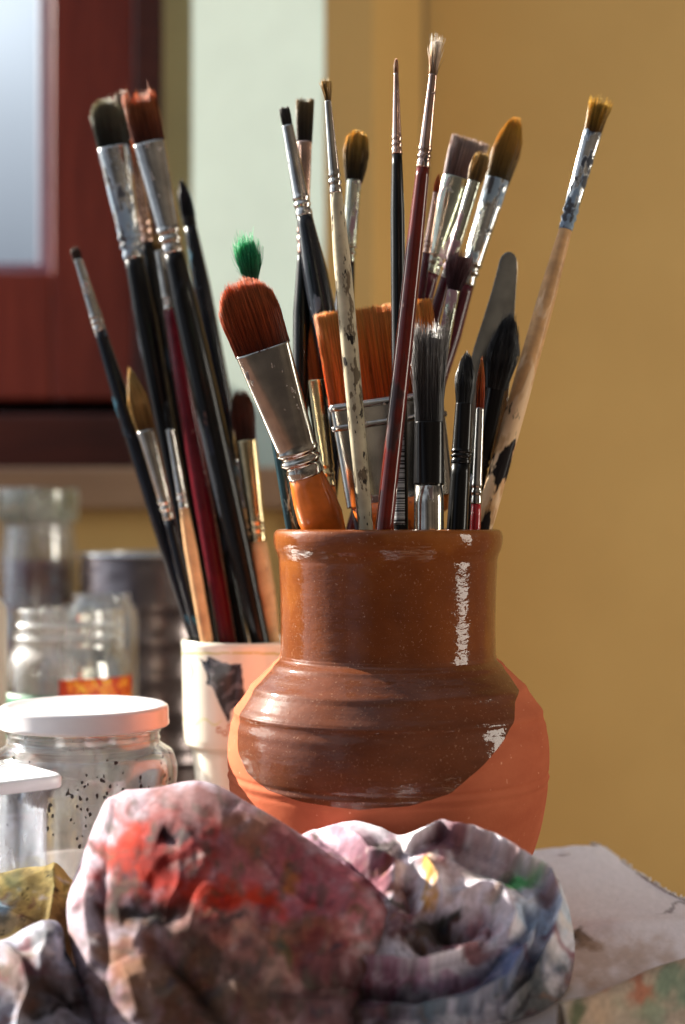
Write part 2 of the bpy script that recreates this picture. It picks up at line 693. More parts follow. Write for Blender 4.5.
# glaze edge: signed distance, positive where glazed
gl = [(-180, 648), (-86, 654), (-78, 664), (-73, 690), (-70, 722), (-66, 750), (-58, 772), (-46, 790), (-30, 803), (-11, 810), (5, 806), (19, 793), (30, 768), (40, 742), (48, 722), (56, 703), (66, 690), (78, 660), (92, 652), (180, 648)]
at = pot.data.attributes.new('glaze', 'FLOAT', 'POINT')
vals = []
for (x, y, z) in v:
    r = math.hypot(x, y)
    if r < 1e-5:
        vals.append(-3.)
        continue
    ph = math.degrees(math.atan2(x, -y))
    D = PD + y
    py = HY + (CZ - z) * F / max(D, .5)
    e = interp(ph, gl) - py
    vals.append(max(-3, min(3, e / 10)))
# inside stays glazed near the top
at.data.foreach_set('value', vals)
k = N('glazed_terracotta')
b = k.bsdf(Roughness=.8)
ga = k.n('ShaderNodeAttribute', attribute_name='glaze').outputs['Fac']
wob = k.noise(45, 3)
ad = k.n('ShaderNodeMath', operation='MULTIPLY_ADD')
k.l(wob, ad.inputs[0]); ad.inputs[1].default_value = .45; ad.inputs[2].default_value = -.22
ad2 = k.n('ShaderNodeMath', operation='ADD')
k.l(ga, ad2.inputs[0]); k.l(ad.outputs[0], ad2.inputs[1])
gm = k.ramp(ad2.outputs[0], [(.0, BLK), (.035, WHT)])
nz = k.noise(22, 5, .6, stretch=(1, 1, 2.2))
clay = k.ramp(nz, [(.3, srgb(168, 88, 62)), (.7, srgb(190, 106, 76))])
spk = k.ramp(k.noise(420, 2, .5), [(.70, BLK), (.76, WHT)])
clay = k.mix(spk, clay, srgb(214, 150, 120))
sep = k.n('ShaderNodeSeparateXYZ'); k.l(k.coord(), sep.inputs[0])
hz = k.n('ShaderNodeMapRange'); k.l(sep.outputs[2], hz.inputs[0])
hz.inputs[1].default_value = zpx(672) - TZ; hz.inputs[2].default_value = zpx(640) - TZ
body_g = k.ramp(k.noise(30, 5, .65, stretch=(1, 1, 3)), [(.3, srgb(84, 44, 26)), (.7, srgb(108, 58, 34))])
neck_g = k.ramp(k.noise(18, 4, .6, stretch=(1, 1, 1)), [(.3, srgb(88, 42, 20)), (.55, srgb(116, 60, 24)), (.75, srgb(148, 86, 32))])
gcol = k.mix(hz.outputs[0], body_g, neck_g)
dust = k.ramp(k.noise(900, 3, .7), [(.62, BLK), (.70, (.4,) * 3)])
gcol = k.mix(dust, gcol, srgb(190, 150, 120))
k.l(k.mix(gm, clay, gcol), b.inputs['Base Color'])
rr = k.ramp(k.noise(60, 4, .6), [(.3, (.4,) * 3), (.75, (.5,) * 3)])
k.l(k.mix(gm, (.8, .8, .8, 1), rr), b.inputs['Roughness'])
k.l(k.ramp(gm, [(0, BLK), (1, (.75,) * 3)]), b.inputs['Coat Weight'])
b.inputs['Specular IOR Level'].default_value = .03
b.inputs['Coat Roughness'].default_value = .035
hh = k.mix(.35, k.noise(300, 3, .6), k.noise(35, 3, .5, stretch=(1, 1, 5)))
hh = k.mix(.5, hh, gm, 'ADD')
bp = k.bump(hh, .35, .0007)
cbp = k.n('ShaderNodeBump')
cbp.inputs['Strength'].default_value = .8
cbp.inputs['Distance'].default_value = .0006
k.l(k.noise(110, 3, .55, stretch=(1, 1, 2.6)), cbp.inputs['Height'])
k.l(cbp.outputs[0], b.inputs['Coat Normal'])
b.inputs['Coat IOR'].default_value = 1.45
pot.data.materials.append(k.m)
pot_v = Vessel(pc.x, PD, zpx(911), sorted([(z, r) for r, z in inner[:-1]]))

# ================================================================== CUP
CPX, CD = 245, .82
cc = P(CPX, 520, CD)
CS = CD / F
cz = lambda y: CZ - (y - HY) * CD / F
cup_out = [(40, 866), (42, 862), (48, 800), (52, 752), (53, 747), (57, 744.5), (60.5, 741), (61.5, 735), (62, 700), (62.8, 660), (63, 648), (63.6, 642), (62.5, 639), (60, 638)]
cup_in = [(58, 639), (57, 643), (56, 700), (53, 745), (46, 800), (38, 858), (0, 859)]
fine = []
cp = [(r * CS, cz(y)) for r, y in cup_out]
for a, b_ in zip(cp[:-1], cp[1:]):
    m = max(1, int(math.hypot(a[0] - b_[0], a[1] - b_[1]) / .0005))
    for i in range(m):
        fine.append((lerp(a[0], b_[0], i / m), lerp(a[1], b_[1], i / m)))
prof = [(0, TZ + .0005), (cp[0][0], TZ + .0005)] + fine + [(r * CS, cz(y)) for r, y in cup_in]
v, f = lathe_vf(prof, 400)
cow = [(199, 658), (206, 661), (208, 656), (215, 659), (222, 663), (232, 665), (241, 664), (243, 680), (245, 698), (239, 706), (234, 707), (231, 716), (229, 724), (225, 716), (219, 704), (214, 690), (212, 687), (206, 684), (206, 672), (202, 664)]


def inside(x, y, poly):
    c = False
    j = len(poly) - 1
    for i in range(len(poly)):
        if (poly[i][1] > y) != (poly[j][1] > y) and x < (poly[j][0] - poly[i][0]) * (y - poly[i][1]) / (poly[j][1] - poly[i][1]) + poly[i][0]:
            c = not c
        j = i
    return c


cols = []
white = np.array(srgb(232, 226, 208)[:3]); ol = np.array(srgb(196, 186, 96)[:3]); bk = np.array(srgb(40, 40, 44)[:3]); pch = np.array(srgb(190, 130, 90)[:3]); ye = np.array(srgb(220, 214, 150)[:3])
gry = np.array(srgb(96, 98, 104)[:3])
for (x, y, z) in v:
    if y > 0.03 or math.hypot(x, y) < .02:
        cols.append(white); continue
    px = 342.5 + (cc.x + x) * F / (CD + y); py = HY + (CZ - z) * F / (CD + y)
    c = white
    nn = noise.noise(Vector((px * .12, py * .12, 0)))
    outerface = math.hypot(x, y) > .0305
    if outerface:
        if abs(py - 653.5 - nn * 1.2) < 1.0: c = ol
        if 660 < py < 735 and abs(px - 190 - 2.5 * math.sin(py * .18)) < 1.1: c = ye
        if 714 < py < 736 and px < 222 and abs(py - 722 - 3 * math.sin(px * .3)) < .9: c = ye
        for (qx, qy) in ((219, 730), (225, 733), (230, 727)):
            dd = math.hypot(px - qx, py - qy)
            if 1.6 < dd < 3.4 + nn: c = pch
        if inside(px + nn * 2, py + nn * 2, cow): c = bk if nn < .15 else lerp(bk, gry, .7)
    cols.append(c)
k = N('glazed_ceramic')
a = k.n('ShaderNodeAttribute', attribute_name='Col')
b = k.bsdf(Roughness=.2)
b.inputs['Coat Weight'].default_value = .5
k.l(a.outputs['Color'], b.inputs['Base Color'])
tag(mesh_obj('ceramic_cup', [(a_, b_, c - TZ) for a_, b_, c in v], f, k.m, loc=(cc.x, CD, TZ), cols=cols),
    'cream ceramic flowerpot with a black painted motif, holding brushes behind the big pot', 'cup')
cup_v = Vessel(cc.x, CD, cz(857), sorted([(cz(y), r * CS) for r, y in cup_in[:-1]]))

# ================================================================== BRUSHES
silver = mat_paint('ferrule_nickel', (.50, .485, .46), [(srgb(170, 150, 140), 220, .64), (srgb(80, 70, 66), 320, .70)], rough=.15, metal=1., coat=0)
silver2 = mat_paint('ferrule_stained', (.50, .47, .42), [(srgb(110, 92, 88), 160, .66), (srgb(60, 50, 50), 260, .70)], rough=.16, metal=1., coat=0, offs=2)
silver_blue = mat_paint('ferrule_paint_smeared', (.52, .52, .51), [(srgb(120, 140, 160), 90, .53), (srgb(60, 62, 70), 150, .60)], rough=.18, metal=1., coat=0, offs=5)
silver_green = mat_paint('ferrule_greenish', (.48, .50, .42), [(srgb(150, 120, 130), 110, .58), (srgb(190, 196, 180), 160, .62)], rough=.18, metal=1., coat=0, offs=8)
brass = mat_paint('ferrule_brass', (.6, .48, .28), [(srgb(90, 70, 60), 200, .66)], rough=.16, metal=1., coat=0)
copper = mat_paint('ferrule_copper', (.5, .34, .28), [(srgb(60, 50, 46), 200, .62)], rough=.18, metal=1., coat=0)
blackfer = mat_paint('black_ferrule', srgb(13, 12, 13), [(srgb(90, 90, 92), 180, .70)], rough=.3, metal=0, coat=.4)
blk = mat_paint('black_lacquer', srgb(11, 12, 15), [(srgb(80, 90, 106), 170, .70), (srgb(26, 36, 50), 60, .60)], rough=.3, coat=.35)
blk2 = mat_paint('black_lacquer_worn', srgb(9, 9, 10), [(srgb(110, 106, 102), 190, .68), (srgb(90, 66, 58), 110, .69), (srgb(26, 32, 42), 50, .60)], rough=.3, coat=.35, offs=4)
blkclean = mat_simple('black_lacquer_clean', srgb(8, 8, 9), .3, var=.1, coat=.3, spec=.1)
bluehandle = mat_paint('dark_blue_lacquer', srgb(12, 16, 25), [(srgb(30, 84, 104), 60, .62), (srgb(120, 130, 150), 150, .66)], rough=.25, coat=.5, offs=9)
navygrey = mat_paint('slate_lacquer', srgb(22, 25, 31), [(srgb(90, 96, 108), 140, .64)], rough=.25, coat=.6, offs=3)
plum = mat_paint('plum_red_lacquer', srgb(92, 14, 28), [(srgb(190, 160, 150), 130, .66), (srgb(40, 20, 26), 70, .62)], rough=.3, coat=.4, offs=6)
redbrown = mat_paint('red_brown_lacquer', srgb(88, 24, 16), [(srgb(50, 22, 20), 45, .56), (srgb(170, 120, 104), 200, .69)], rough=.2, coat=.7, offs=7)
orangewood = mat_paint('orange_varnished_wood', srgb(204, 106, 40), [(srgb(150, 70, 26), 60, .62)], rough=.25, coat=.6)
tan = mat_paint('bare_tan_wood', srgb(208, 164, 118), [(srgb(150, 110, 80), 120, .64)], rough=.5, coat=.1)
weather = mat_paint('weathered_white_paint', srgb(176, 166, 140), [(srgb(104, 92, 74), 200, .55), (srgb(44, 40, 36), 300, .61), (srgb(180, 150, 40), 70, .72)], rough=.55, coat=0, offs=1)
blotched = mat_paint('tan_wood_with_black_paint', srgb(206, 160, 112), [(srgb(226, 190, 150), 40, .58), (srgb(30, 24, 24), 60, .55)], rough=.45, coat=.1, offs=2.6, stretch=(1, 1, .45))
redlac = mat_simple('bright_red_lacquer', srgb(176, 18, 30), .2, var=.1, coat=.6)
teal = mat_paint('dark_teal_lacquer', srgb(26, 52, 58), [(srgb(120, 150, 150), 120, .64)], rough=.3, coat=.5)
darkred = mat_paint('wine_lacquer', srgb(70, 22, 34), [(srgb(150, 130, 120), 120, .64)], rough=.3, coat=.5)
greenlac = mat_simple('green_lacquer', srgb(30, 140, 100), .3, var=.1, coat=.4)

c_or = (srgb(176, 70, 30), srgb(204, 96, 40), srgb(232, 150, 84))
c_rust = (srgb(110, 42, 22), srgb(184, 82, 40), srgb(226, 134, 80))
c_blk = (srgb(12, 10, 11), srgb(17, 15, 17), srgb(30, 28, 30))
c_gray = (srgb(30, 28, 30), srgb(64, 61, 61), srgb(140, 134, 130))
c_tan = (srgb(120, 90, 50), srgb(180, 144, 84), srgb(206, 176, 116))
c_cream = (srgb(170, 130, 90), srgb(236, 214, 190), srgb(246, 236, 226))
G = 'brushes standing in the glazed clay pot'
G2 = 'brushes standing in the cream cup'

# --- 1 big filbert
big = brush('large flat brush with rust brown rounded bristles and orange wood handle leaning left', (239, 281, .648), (325, 531, .678), pot_v,
      70, (55, 60, 58), (18, 17, 7), 'filbert', c_rust, 136, (55, 37), (18, 30), [(0, 34), (25, 44), (45, 47), (80, 38), (120, 32), (300, 22)],
      silver2, orangewood, n=2600, hairw=.00016, rag=.10, splay=.02, group=G, clump=.02, fpow=3.2)
# --- 2 wide flat
wide = brush('widest flat brush with bright orange bristles and a banded metal ferrule', (372, 302, .712), (405, 531, .708), pot_v,
      98, (112, 114, 118), (15, 13, 7), 'flat', (srgb(232, 96, 30), srgb(252, 128, 44), srgb(255, 176, 92)), 104, (114, 108), (18, 16), [(0, 100), (14, 92), (30, 44), (90, 30), (300, 24)],  # bristle colours raised, palest at the tips, to paint in backlit glow
      silver2, orangewood, n=3600, hairw=.00017, rag=.03, splay=.01, group=G, crimp=False, fpow=5, hrz=.32)
root, L, s, zb, zf = wide
for d in (4, 24):
    st = [(zb - (d + 3) * s, 57.2 * s, 9.2 * s), (zb - (d + 1.5) * s, 58.4 * s, 10.4 * s), (zb - (d - 1.5) * s, 58.4 * s, 10.4 * s), (zb - (d - 3) * s, 57.2 * s, 9.2 * s)]
    v, f = loft_vf(st, 40, 5)
    mesh_obj('ferrule_band', v, f, silver, [c for c in root.children if c.name.startswith('ferrule')][0])
# --- 3 weathered white thin
brush('thin brush with flaking white handle and tiny splayed tan tip in the clay pot', (326, 79, .664), (366, 531, .668), pot_v,
      22, (5, 8, 12), (5, 7, 9), 'round', c_tan, 92, (7, 13), (7, 13), [(0, 12), (60, 17), (150, 18), (340, 15), (460, 10)],
      silver2, weather, n=70, hairw=.00018, splay=.35, rag=.2, group=G)
# --- 4 red brown
brush('slender brush with glossy red brown handle and splayed white tip, tallest in the pot', (437, 38, .648), (384, 531, .6585), pot_v,
      36, (7, 9, 13), (7, 9, 11), 'round', c_cream, 92, (8, 14), (8, 14), [(0, 13), (80, 17), (200, 18), (300, 18), (400, 18), (520, 11)],
      copper, redbrown, n=110, hairw=.00016, splay=.55, rag=.3, group=G)
# --- 5 right brush
brush('long brush leaning far right with yellow bristles and black paint patches on its tan handle', (601, 102, .722), (482, 531, .700), pot_v,
      33, (17, 19, 24), (13, 13, 13), 'flat', (srgb(110, 76, 24), srgb(186, 140, 44), srgb(222, 186, 90)), 106, (19, 14), (12, 13), [(0, 14), (70, 18), (190, 20), (300, 19), (500, 12)],
      silver_blue, blotched, n=320, hairw=.0002, splay=.12, rag=.22, group=G)
# --- 6 barcode
bar = brush('thin brush with black handle, barcode label and very fine tip', (396, 58, .686), (401, 531, .677), pot_v,
      16, (4, 5, 3), (4, 5, 3), 'round', (srgb(150, 100, 70), srgb(210, 160, 120), srgb(230, 190, 160)), 82, (5, 11), (5, 11), [(0, 10), (60, 14), (170, 15), (300, 15), (420, 14), (560, 9)],
      copper, blkclean, n=50, hairw=.00016, splay=.08, group=G)
root, L, s, zb, zf = bar
k = N('barcode_print')
b = k.bsdf(Roughness=.35)
sp = k.n('ShaderNodeSeparateXYZ'); k.l(k.coord(), sp.inputs[0])
cb = k.n('ShaderNodeCombineXYZ'); k.l(sp.outputs[2], cb.inputs[2])
nz = k.n('ShaderNodeTexNoise'); nz.inputs['Scale'].default_value = 900; nz.inputs['Detail'].default_value = 1
k.l(cb.outputs[0], nz.inputs['Vector'])
k.l(k.ramp(nz.outputs['Fac'], [(.0, srgb(20, 20, 22)), (.49, srgb(170, 172, 174))], 'CONSTANT'), b.inputs['Base Color'])
V, Fc = [], []
ztop, zbot = L - 372 * s, L - 470 * s
for j in range(30):
    z = lerp(zbot, ztop, j / 29)
    for i in range(13):
        a = lerp(-160, -60, i / 12) * PI / 180
        r = 15.6 / 2 * s
        V.append((r * math.cos(a), r * math.sin(a), z))
for j in range(29):
    for i in range(12):
        a = j * 13 + i
        Fc.append((a, a + 1, a + 14, a + 13))
lb = mesh_obj('barcode_label', V, Fc, k.m, [c for c in root.children if c.name.startswith('handle')][0])
m = lb.modifiers.new('t', 'SOLIDIFY'); m.thickness = .0001
lb['label'] = 'grey barcode label'
# --- 7 grey bristle
gb = brush('stubby brush with frayed grey bristles and black wrapped ferrule', (429, 327, .668), (429, 531, .668), pot_v,
      95, (27, 30, 36), (20, 22, 24), 'flat', c_gray, 62, (29, 31), (24, 27), [(0, 28), (20, 30), (80, 30), (240, 22), (420, 14)],
      blackfer, silver2, n=1100, hairw=.00018, splay=.16, rag=.12, group=G, bmat=bristle_dark, crimp=False, hrz=.95)
# --- 8 black round
brush('round brush with short plump black tuft and black handle', (467, 351, .675), (457, 531, .6725), pot_v,
      53, (15, 22, 7), (14, 20, 6), 'round', c_blk, 60, (17, 20), (16, 19), [(0, 19), (60, 21), (200, 18), (400, 11)],
      blackfer, blkclean, n=420, hairw=.0002, splay=.06, rag=.08, group=G, bmat=bristle_dark)
# --- 9 thin red
brush('fine brush with pointed orange tuft, silver ferrule and bright red handle', (482, 356, .684), (475, 531, .684), pot_v,
      52, (8, 9, 2), (8, 8, 2), 'round', c_or, 96, (8, 11), (8, 11), [(0, 10), (60, 12), (200, 10), (400, 7)],
      silver, redlac, n=130, hairw=.00018, splay=.04, group=G)
# --- 10 black mop
brush('brush with big feathery black tuft leaning right in front of the palette knife', (510, 315, .694), (469, 531, .712), pot_v,
      72, (20, 33, 12), (18, 26, 8), 'round', c_blk, 90, (18, 15), (16, 15), [(0, 14), (60, 16), (400, 9)],
      blackfer, blkclean, n=800, hairw=.0002, splay=.09, rag=.12, group=G, bmat=bristle_dark)
# --- 12..16 back right group
brush('flat brush with dusty mauve bristles and scuffed silver ferrule', (471, 138, .737), (353, 531, .733), pot_v,
      43, (31, 36, 39), (16, 15, 13), 'flat', (srgb(130, 100, 100), srgb(180, 152, 148), srgb(222, 204, 196)), 100, (32, 19), (17, 18), [(0, 17), (50, 22), (400, 12)],
      silver_green, darkred, n=800, hairw=.0002, splay=.03, rag=.05, group=G)
brush('small brush with stubby tan tuft and pale greenish ferrule beside the mauve brush', (483, 152, .722), (371, 531, .731), pot_v,
      30, (13, 18, 15), (12, 15, 13), 'round', c_tan, 100, (13, 11), (12, 11), [(0, 10), (50, 14), (400, 9)],
      silver_green, darkred, n=200, hairw=.00022, splay=.1, rag=.1, group=G)
brush('long filbert brush with golden yellow rounded bristles, dark at the root', (517, 116, .750), (391, 531, .741), pot_v,
      68, (24, 29, 20), (16, 16, 8), 'filbert', (srgb(86, 76, 46), srgb(180, 136, 62), srgb(250, 190, 80)), 112, (24, 18), (18, 18), [(0, 17), (50, 22), (400, 12)],
      silver_blue, darkred, n=700, hairw=.0002, splay=.02, rag=.05, group=G)
brush('short brush with ragged purple brown tuft and pale ferrule', (461, 252, .712), (408, 531, .726), pot_v,
      38, (11, 23, 27), (11, 18, 20), 'round', (srgb(60, 36, 44), srgb(96, 62, 70), srgb(140, 100, 100)), 70, (12, 13), (12, 13), [(0, 12), (50, 15), (400, 9)],
      silver_green, darkred, n=260, hairw=.00022, splay=.2, rag=.2, group=G)
brush('very thin dark brush tucked left of the mauve brush', (439, 173, .720), (384, 531, .7175), pot_v,
      20, (5, 6, 2), (5, 5, 2), 'round', c_or, 62, (6, 9), (6, 9), [(0, 8), (50, 10), (400, 7)],
      copper, darkred, n=60, hairw=.0002, splay=.04, group=G)
# --- 17
brush('round brush with dark tuft fading to yellow and white ferrule', (358, 130, .744), (327, 531, .733), pot_v,
      52, (16, 27, 21), (15, 24, 17), 'round', (srgb(50, 46, 40), srgb(120, 96, 54), srgb(240, 190, 90)), 84, (15, 15), (15, 15), [(0, 14), (50, 21), (400, 12)],
      silver_green, navygrey, n=420, hairw=.00022, splay=.03, rag=.05, group=G)
# --- 18
brush('flat brush with dark tan bristles and pinkish ferrule behind the small tipped brush', (305, 97, .738), (299, 531, .716), pot_v,
      47, (15, 17, 18), (8, 8, 6), 'flat', (srgb(50, 44, 40), srgb(90, 76, 56), srgb(150, 124, 84)), 116, (15, 11), (9, 11), [(0, 11), (60, 18), (400, 10)],
      copper, blkclean, n=260, hairw=.0002, splay=.03, rag=.06, group=G)
# --- 19
brush('brush with short dark tuft, two ringed silver ferrule and thick slate handle', (284, 107, .722), (364, 531, .7215), pot_v,
      19, (9, 11, 10), (8, 9, 8), 'flat', (srgb(50, 46, 46), srgb(70, 64, 62), srgb(96, 88, 84)), 92, (11, 17), (9, 16), [(0, 15), (60, 25), (130, 27), (250, 20), (450, 12)],
      silver, navygrey, n=160, hairw=.00022, splay=.04, rag=.08, group=G)
# --- 20 green
brush('brush with emerald green fluffy tuft behind the large rust brown brush', (245, 238, .692), (292, 531, .690), pot_v,
      46, (9, 25, 20), (9, 20, 15), 'round', (srgb(60, 90, 76), srgb(40, 150, 100), srgb(70, 196, 140)), 88, (10, 11), (10, 11), [(0, 10), (60, 13), (400, 9)],
      silver_green, teal, n=420, hairw=.00018, splay=.26, rag=.22, group=G)
# --- 21 orange round
brush('round brush with amber pointed bristles half hidden by the widest flat brush', (306, 311, .728), (334, 531, .718), pot_v,
      72, (19, 24, 12), (15, 17, 7), 'round', (srgb(150, 76, 32), srgb(190, 108, 50), srgb(214, 140, 72)), 108, (20, 15), (17, 15), [(0, 14), (40, 17), (400, 11)],
      brass, orangewood, n=500, hairw=.0002, splay=.02, rag=.05, group=G)
# --- green tipped short stick seen at the rim
brush('short brush end with bright green lacquer peeking over the pot rim', (463, 508, .694), (459, 532, .694), pot_v,
      0, (0, 0, 0), (0, 0, 0), 'round', c_or, 0, (6, 6), (6, 6), [(0, 3), (14, 8), (60, 10), (400, 8)], silver, greenlac, n=1, group=G)

# --- palette knife
T, R0 = P(510, 252, .725), P(464, 531, .722)
B = pot_v.reach(R0, T, .006)
ax = (T - B).normalized(); L = (T - B).length; s = .7235 / F
xd = Vector((1, 0, 0)); xd = (xd - ax * xd.dot(ax)).normalized(); yd = ax.cross(xd)
q = Matrix((xd, yd, ax)).transposed().to_quaternion()
kn = empty('palette_knife', B, 'steel palette knife with rounded blade behind the black tufts', 'palette knife', None, q)
st = []
for d, w, cx in ((0, 3, 0), (1.5, 9, 0), (5, 15, 0), (10, 18, 0), (18, 20, .5), (40, 24, .5), (70, 31, 0), (100, 38, -1), (130, 44, -1), (160, 46, 0), (190, 43, 0), (215, 30, 0), (232, 12, 0)):
    st.append((L - d * s, w / 2 * s, .55 * s * (1 + .3 * (d > 5)), cx * s))
v, f = loft_vf(list(reversed(st)), 36, 2.4)
mesh_obj('blade', v, f, mat_paint('blade_steel', (.34, .34, .32), [(srgb(190, 140, 90), 60, .68)], rough=.2, metal=1., coat=0, offs=4), kn)
st = [(L - 250 * s, 3.5 * s, 3.5 * s), (L - 228 * s, 3 * s, 1.6 * s)]
v, f = loft_vf([(L - 285 * s, 3.5 * s, 3.5 * s), (L - 240 * s, 3 * s, 2.5 * s), (L - 226 * s, 4 * s, 1.4 * s)], 16)
mesh_obj('shank', v, f, silver, kn)
v, f = loft_vf([(0, 3 * s, 3 * s), (.003, 7 * s, 7 * s), (L - 380 * s, 9.5 * s, 9.5 * s), (L - 300 * s, 8 * s, 8 * s), (L - 283 * s, 6 * s, 6 * s), (L - 281 * s, 4 * s, 4 * s)], 20)
mesh_obj('handle', v, f, redbrown, kn)

# ---------------------------------------------------------------- cup brushes
brush('wide flat brush with grey green bristles and blue black handle, left one in the cup', (104, 99, .822), (205, 636, .832), cup_v,
      49, (30, 33, 35), (20, 22, 20), 'filbert', (srgb(40, 44, 40), srgb(84, 84, 74), srgb(176, 168, 140)), 112, (31, 20), (22, 20), [(0, 19), (60, 23), (200, 19), (560, 12)],
      silver_blue, blk, n=800, hairw=.00024, splay=.04, rag=.06, group=G2)
brush('brush with pale clay coated tip between the two wide flat ones in the cup', (121, 89, .840), (213, 636, .840), cup_v,
      52, (16, 16, 17), (14, 14, 14), 'round', (srgb(80, 60, 50), srgb(120, 94, 80), srgb(176, 160, 144)), 104, (16, 15), (14, 15), [(0, 14), (60, 19), (200, 17), (560, 11)],
      copper, blk, n=260, hairw=.00024, splay=.04, rag=.05, group=G2)
br = brush('wide flat brush with ragged orange brown bristles and black handle in the cup', (139, 97, .800), (259, 636, .806), cup_v,
      47, (31, 33, 34), (14, 13, 9), 'flat', (srgb(100, 50, 34), srgb(130, 66, 40), srgb(214, 130, 76)), 112, (32, 21), (18, 20), [(0, 20), (50, 25), (150, 27), (300, 24), (560, 13)],
      silver, blk2, n=800, hairw=.00024, splay=.05, rag=.2, group=G2, clump=.05)
root, L, s, zb, zf = br
v, f = loft_vf([(L - 402 * s, 12.2 * s, 12.2 * s), (L - 400 * s, 12.9 * s, 12.9 * s), (L - 394 * s, 12.9 * s, 12.9 * s), (L - 392 * s, 12.2 * s, 12.2 * s)], 24, 2, False, False)
brush('thin brush leaning furthest left with small dark tip and dark blue handle', (74, 247, .812), (195, 636, .820), cup_v,
      13, (8, 10, 8), (8, 9, 8), 'round', (srgb(60, 50, 48), srgb(80, 66, 62), srgb(120, 100, 90)), 74, (8, 13), (8, 12), [(0, 12), (80, 17), (200, 17), (450, 10)],
      silver, bluehandle, n=90, hairw=.00024, splay=.06, group=G2)
brush('round brush with pointed tan tuft and long silver ferrule, low in the cup', (129, 366, .802), (200, 636, .809), cup_v,
      66, (17, 21, 4), (15, 18, 4), 'round', c_tan, 92, (18, 12), (16, 12), [(0, 12), (60, 14), (300, 10)],
      silver2, bluehandle, n=320, hairw=.00024, splay=.03, rag=.06, group=G2)
brush('brush with plum red paint spotted handle in the cup', (157, 232, .822), (227, 636, .812), cup_v,
      20, (10, 12, 6), (10, 12, 6), 'round', c_tan, 60, (12, 15), (12, 14), [(0, 14), (60, 17), (200, 19), (450, 15)],
      silver2, plum, n=90, hairw=.00024, splay=.04, group=G2)
brush('fine brush with short tan handle and silver ferrule at the front of the cup', (165, 400, .797), (206, 636, .7975), cup_v,
      30, (7, 8, 2), (7, 8, 2), 'round', c_blk, 80, (8, 10), (8, 10), [(0, 9), (40, 13), (150, 13), (300, 9)],
      silver, tan, n=70, hairw=.00024, splay=.03, group=G2)
brush('brush with dark pointed tip and blue black handle leaning behind the cup bundle', (181, 178, .842), (270, 636, .838), cup_v,
      40, (13, 14, 3), (9, 9, 3), 'round', (srgb(34, 36, 44), srgb(50, 50, 60), srgb(80, 78, 86)), 10, (13, 13), (10, 11), [(0, 12), (60, 17), (200, 16), (560, 11)],
      blackfer, bluehandle, n=260, hairw=.00024, splay=.02, group=G2, crimp=False)
brush('plain black handled brush hidden behind the plum red one in the cup', (196, 400, .828), (241, 636, .822), cup_v,
      22, (8, 10, 3), (8, 10, 3), 'round', c_blk, 40, (10, 12), (10, 12), [(0, 12), (40, 17), (300, 11)],
      blackfer, blk2, n=80, hairw=.00024, splay=.04, group=G2)
brush('brush with dark brown bristles, brassy ferrule and tan handle nearest the pot neck', (240, 388, .802), (270, 636, .812), cup_v,
      52, (19, 23, 22), (14, 15, 9), 'filbert', (srgb(70, 34, 24), srgb(96, 48, 32), srgb(120, 66, 42)), 102, (20, 17), (16, 17), [(0, 16), (50, 22), (250, 14)],
      brass, tan, n=400, hairw=.00024, splay=.03, rag=.06, group=G2)
brush('thin brush with bright silver ferrule and tan handle behind the brown bristled one', (236, 420, .826), (258, 636, .834), cup_v,
      40, (6, 8, 4), (6, 8, 4), 'round', c_tan, 48, (8, 8), (8, 8), [(0, 8), (40, 11), (250, 8)],
      silver, tan, n=80, hairw=.00024, splay=.04, group=G2)

# ================================================================== JARS
clear = mat_thin_glass('clear_jar_glass', (.94, .96, .96, 1), .16, .05, smear=.5, smear_col=(.75, .73, .72, 1))
clear_dirty = mat_thin_glass('paint_spotted_glass', (.93, .95, .95, 1), .10, .04, smear=.30, smear_col=(.72, .70, .70, 1))
plas = mat_thin_glass('clear_plastic', (.92, .94, .97, 1), .12, .12, smear=.45, smear_col=(.85, .86, .9, 1))


def jar_mesh(name, prof, mat, parent, th=.0022, seg=72):
    inn = [(max(r - th, 0), max(z, th * 1.4) if i else z) for i, (r, z) in enumerate(prof)]
    inn = [(max(r - th, .0), max(z, th)) for r, z in prof]
    p = [(0, 0)] + prof + list(reversed(inn)) + [(0, th)]
    v, f = lathe_vf(p, seg)
    return mesh_obj(name, v, f, mat, parent)


def place(px, D):
    return ((px - 342.5) * D / F, D, TZ + .0005)


def prof_px(pts, D, n=5):
    s = D / F
    zf_ = TZ + .0005
    return smooth_prof([(r * s, max(0, CZ - (y - HY) * s - zf_)) for r, y in pts], n)


# front jar with white lid
D = .72
j1 = empty('glass_jar', place(84, D), 'glass jar with white metal screw lid behind the paint rags', 'jar')
base_y = HY + (CZ - TZ) * F / D
pr = prof_px([(70, base_y), (84, base_y - 2), (89, base_y - 10), (90, 860), (90, 800), (92.5, 780), (92.5, 765), (88, 752), (79, 745), (75, 740), (75, 722), (75.5, 713)], D)
jar_mesh('jar_body', pr, clear_dirty, j1, .0026)
s = D / F
for yy, rr_ in ((739, 76.5), (731, 77)):
    z = CZ - (yy - HY) * s - TZ
    v, f = lathe_vf([(rr_ * s - .0012 + .0009 * math.cos(a), z + .0009 * math.sin(a)) for a in [2 * PI * i / 10 for i in range(10)]], 72, True)
    mesh_obj('thread_ring', v, f, clear, j1)
zl = lambda y: CZ - (y - HY) * s - TZ
lid = [(0, zl(707.5)), (71, 707.5), (73.5, 706.5), (77.5, 705.2), (81, 705.6), (83.2, 707), (84, 709.5), (84, 720), (84.8, 722), (84.8, 725), (83.4, 726.4), (82, 725), (82, 710), (80, 709), (0, 709)]
lid = [(0, zl(707.5))] + [(r * s, zl(y)) for r, y in lid[1:]]
v, f = lathe_vf(lid, 96)
ld = mesh_obj('jar_lid', v, f, mat_simple('white_enamel_lid', srgb(232, 228, 230), .25, var=.02, coat=.4), j1)
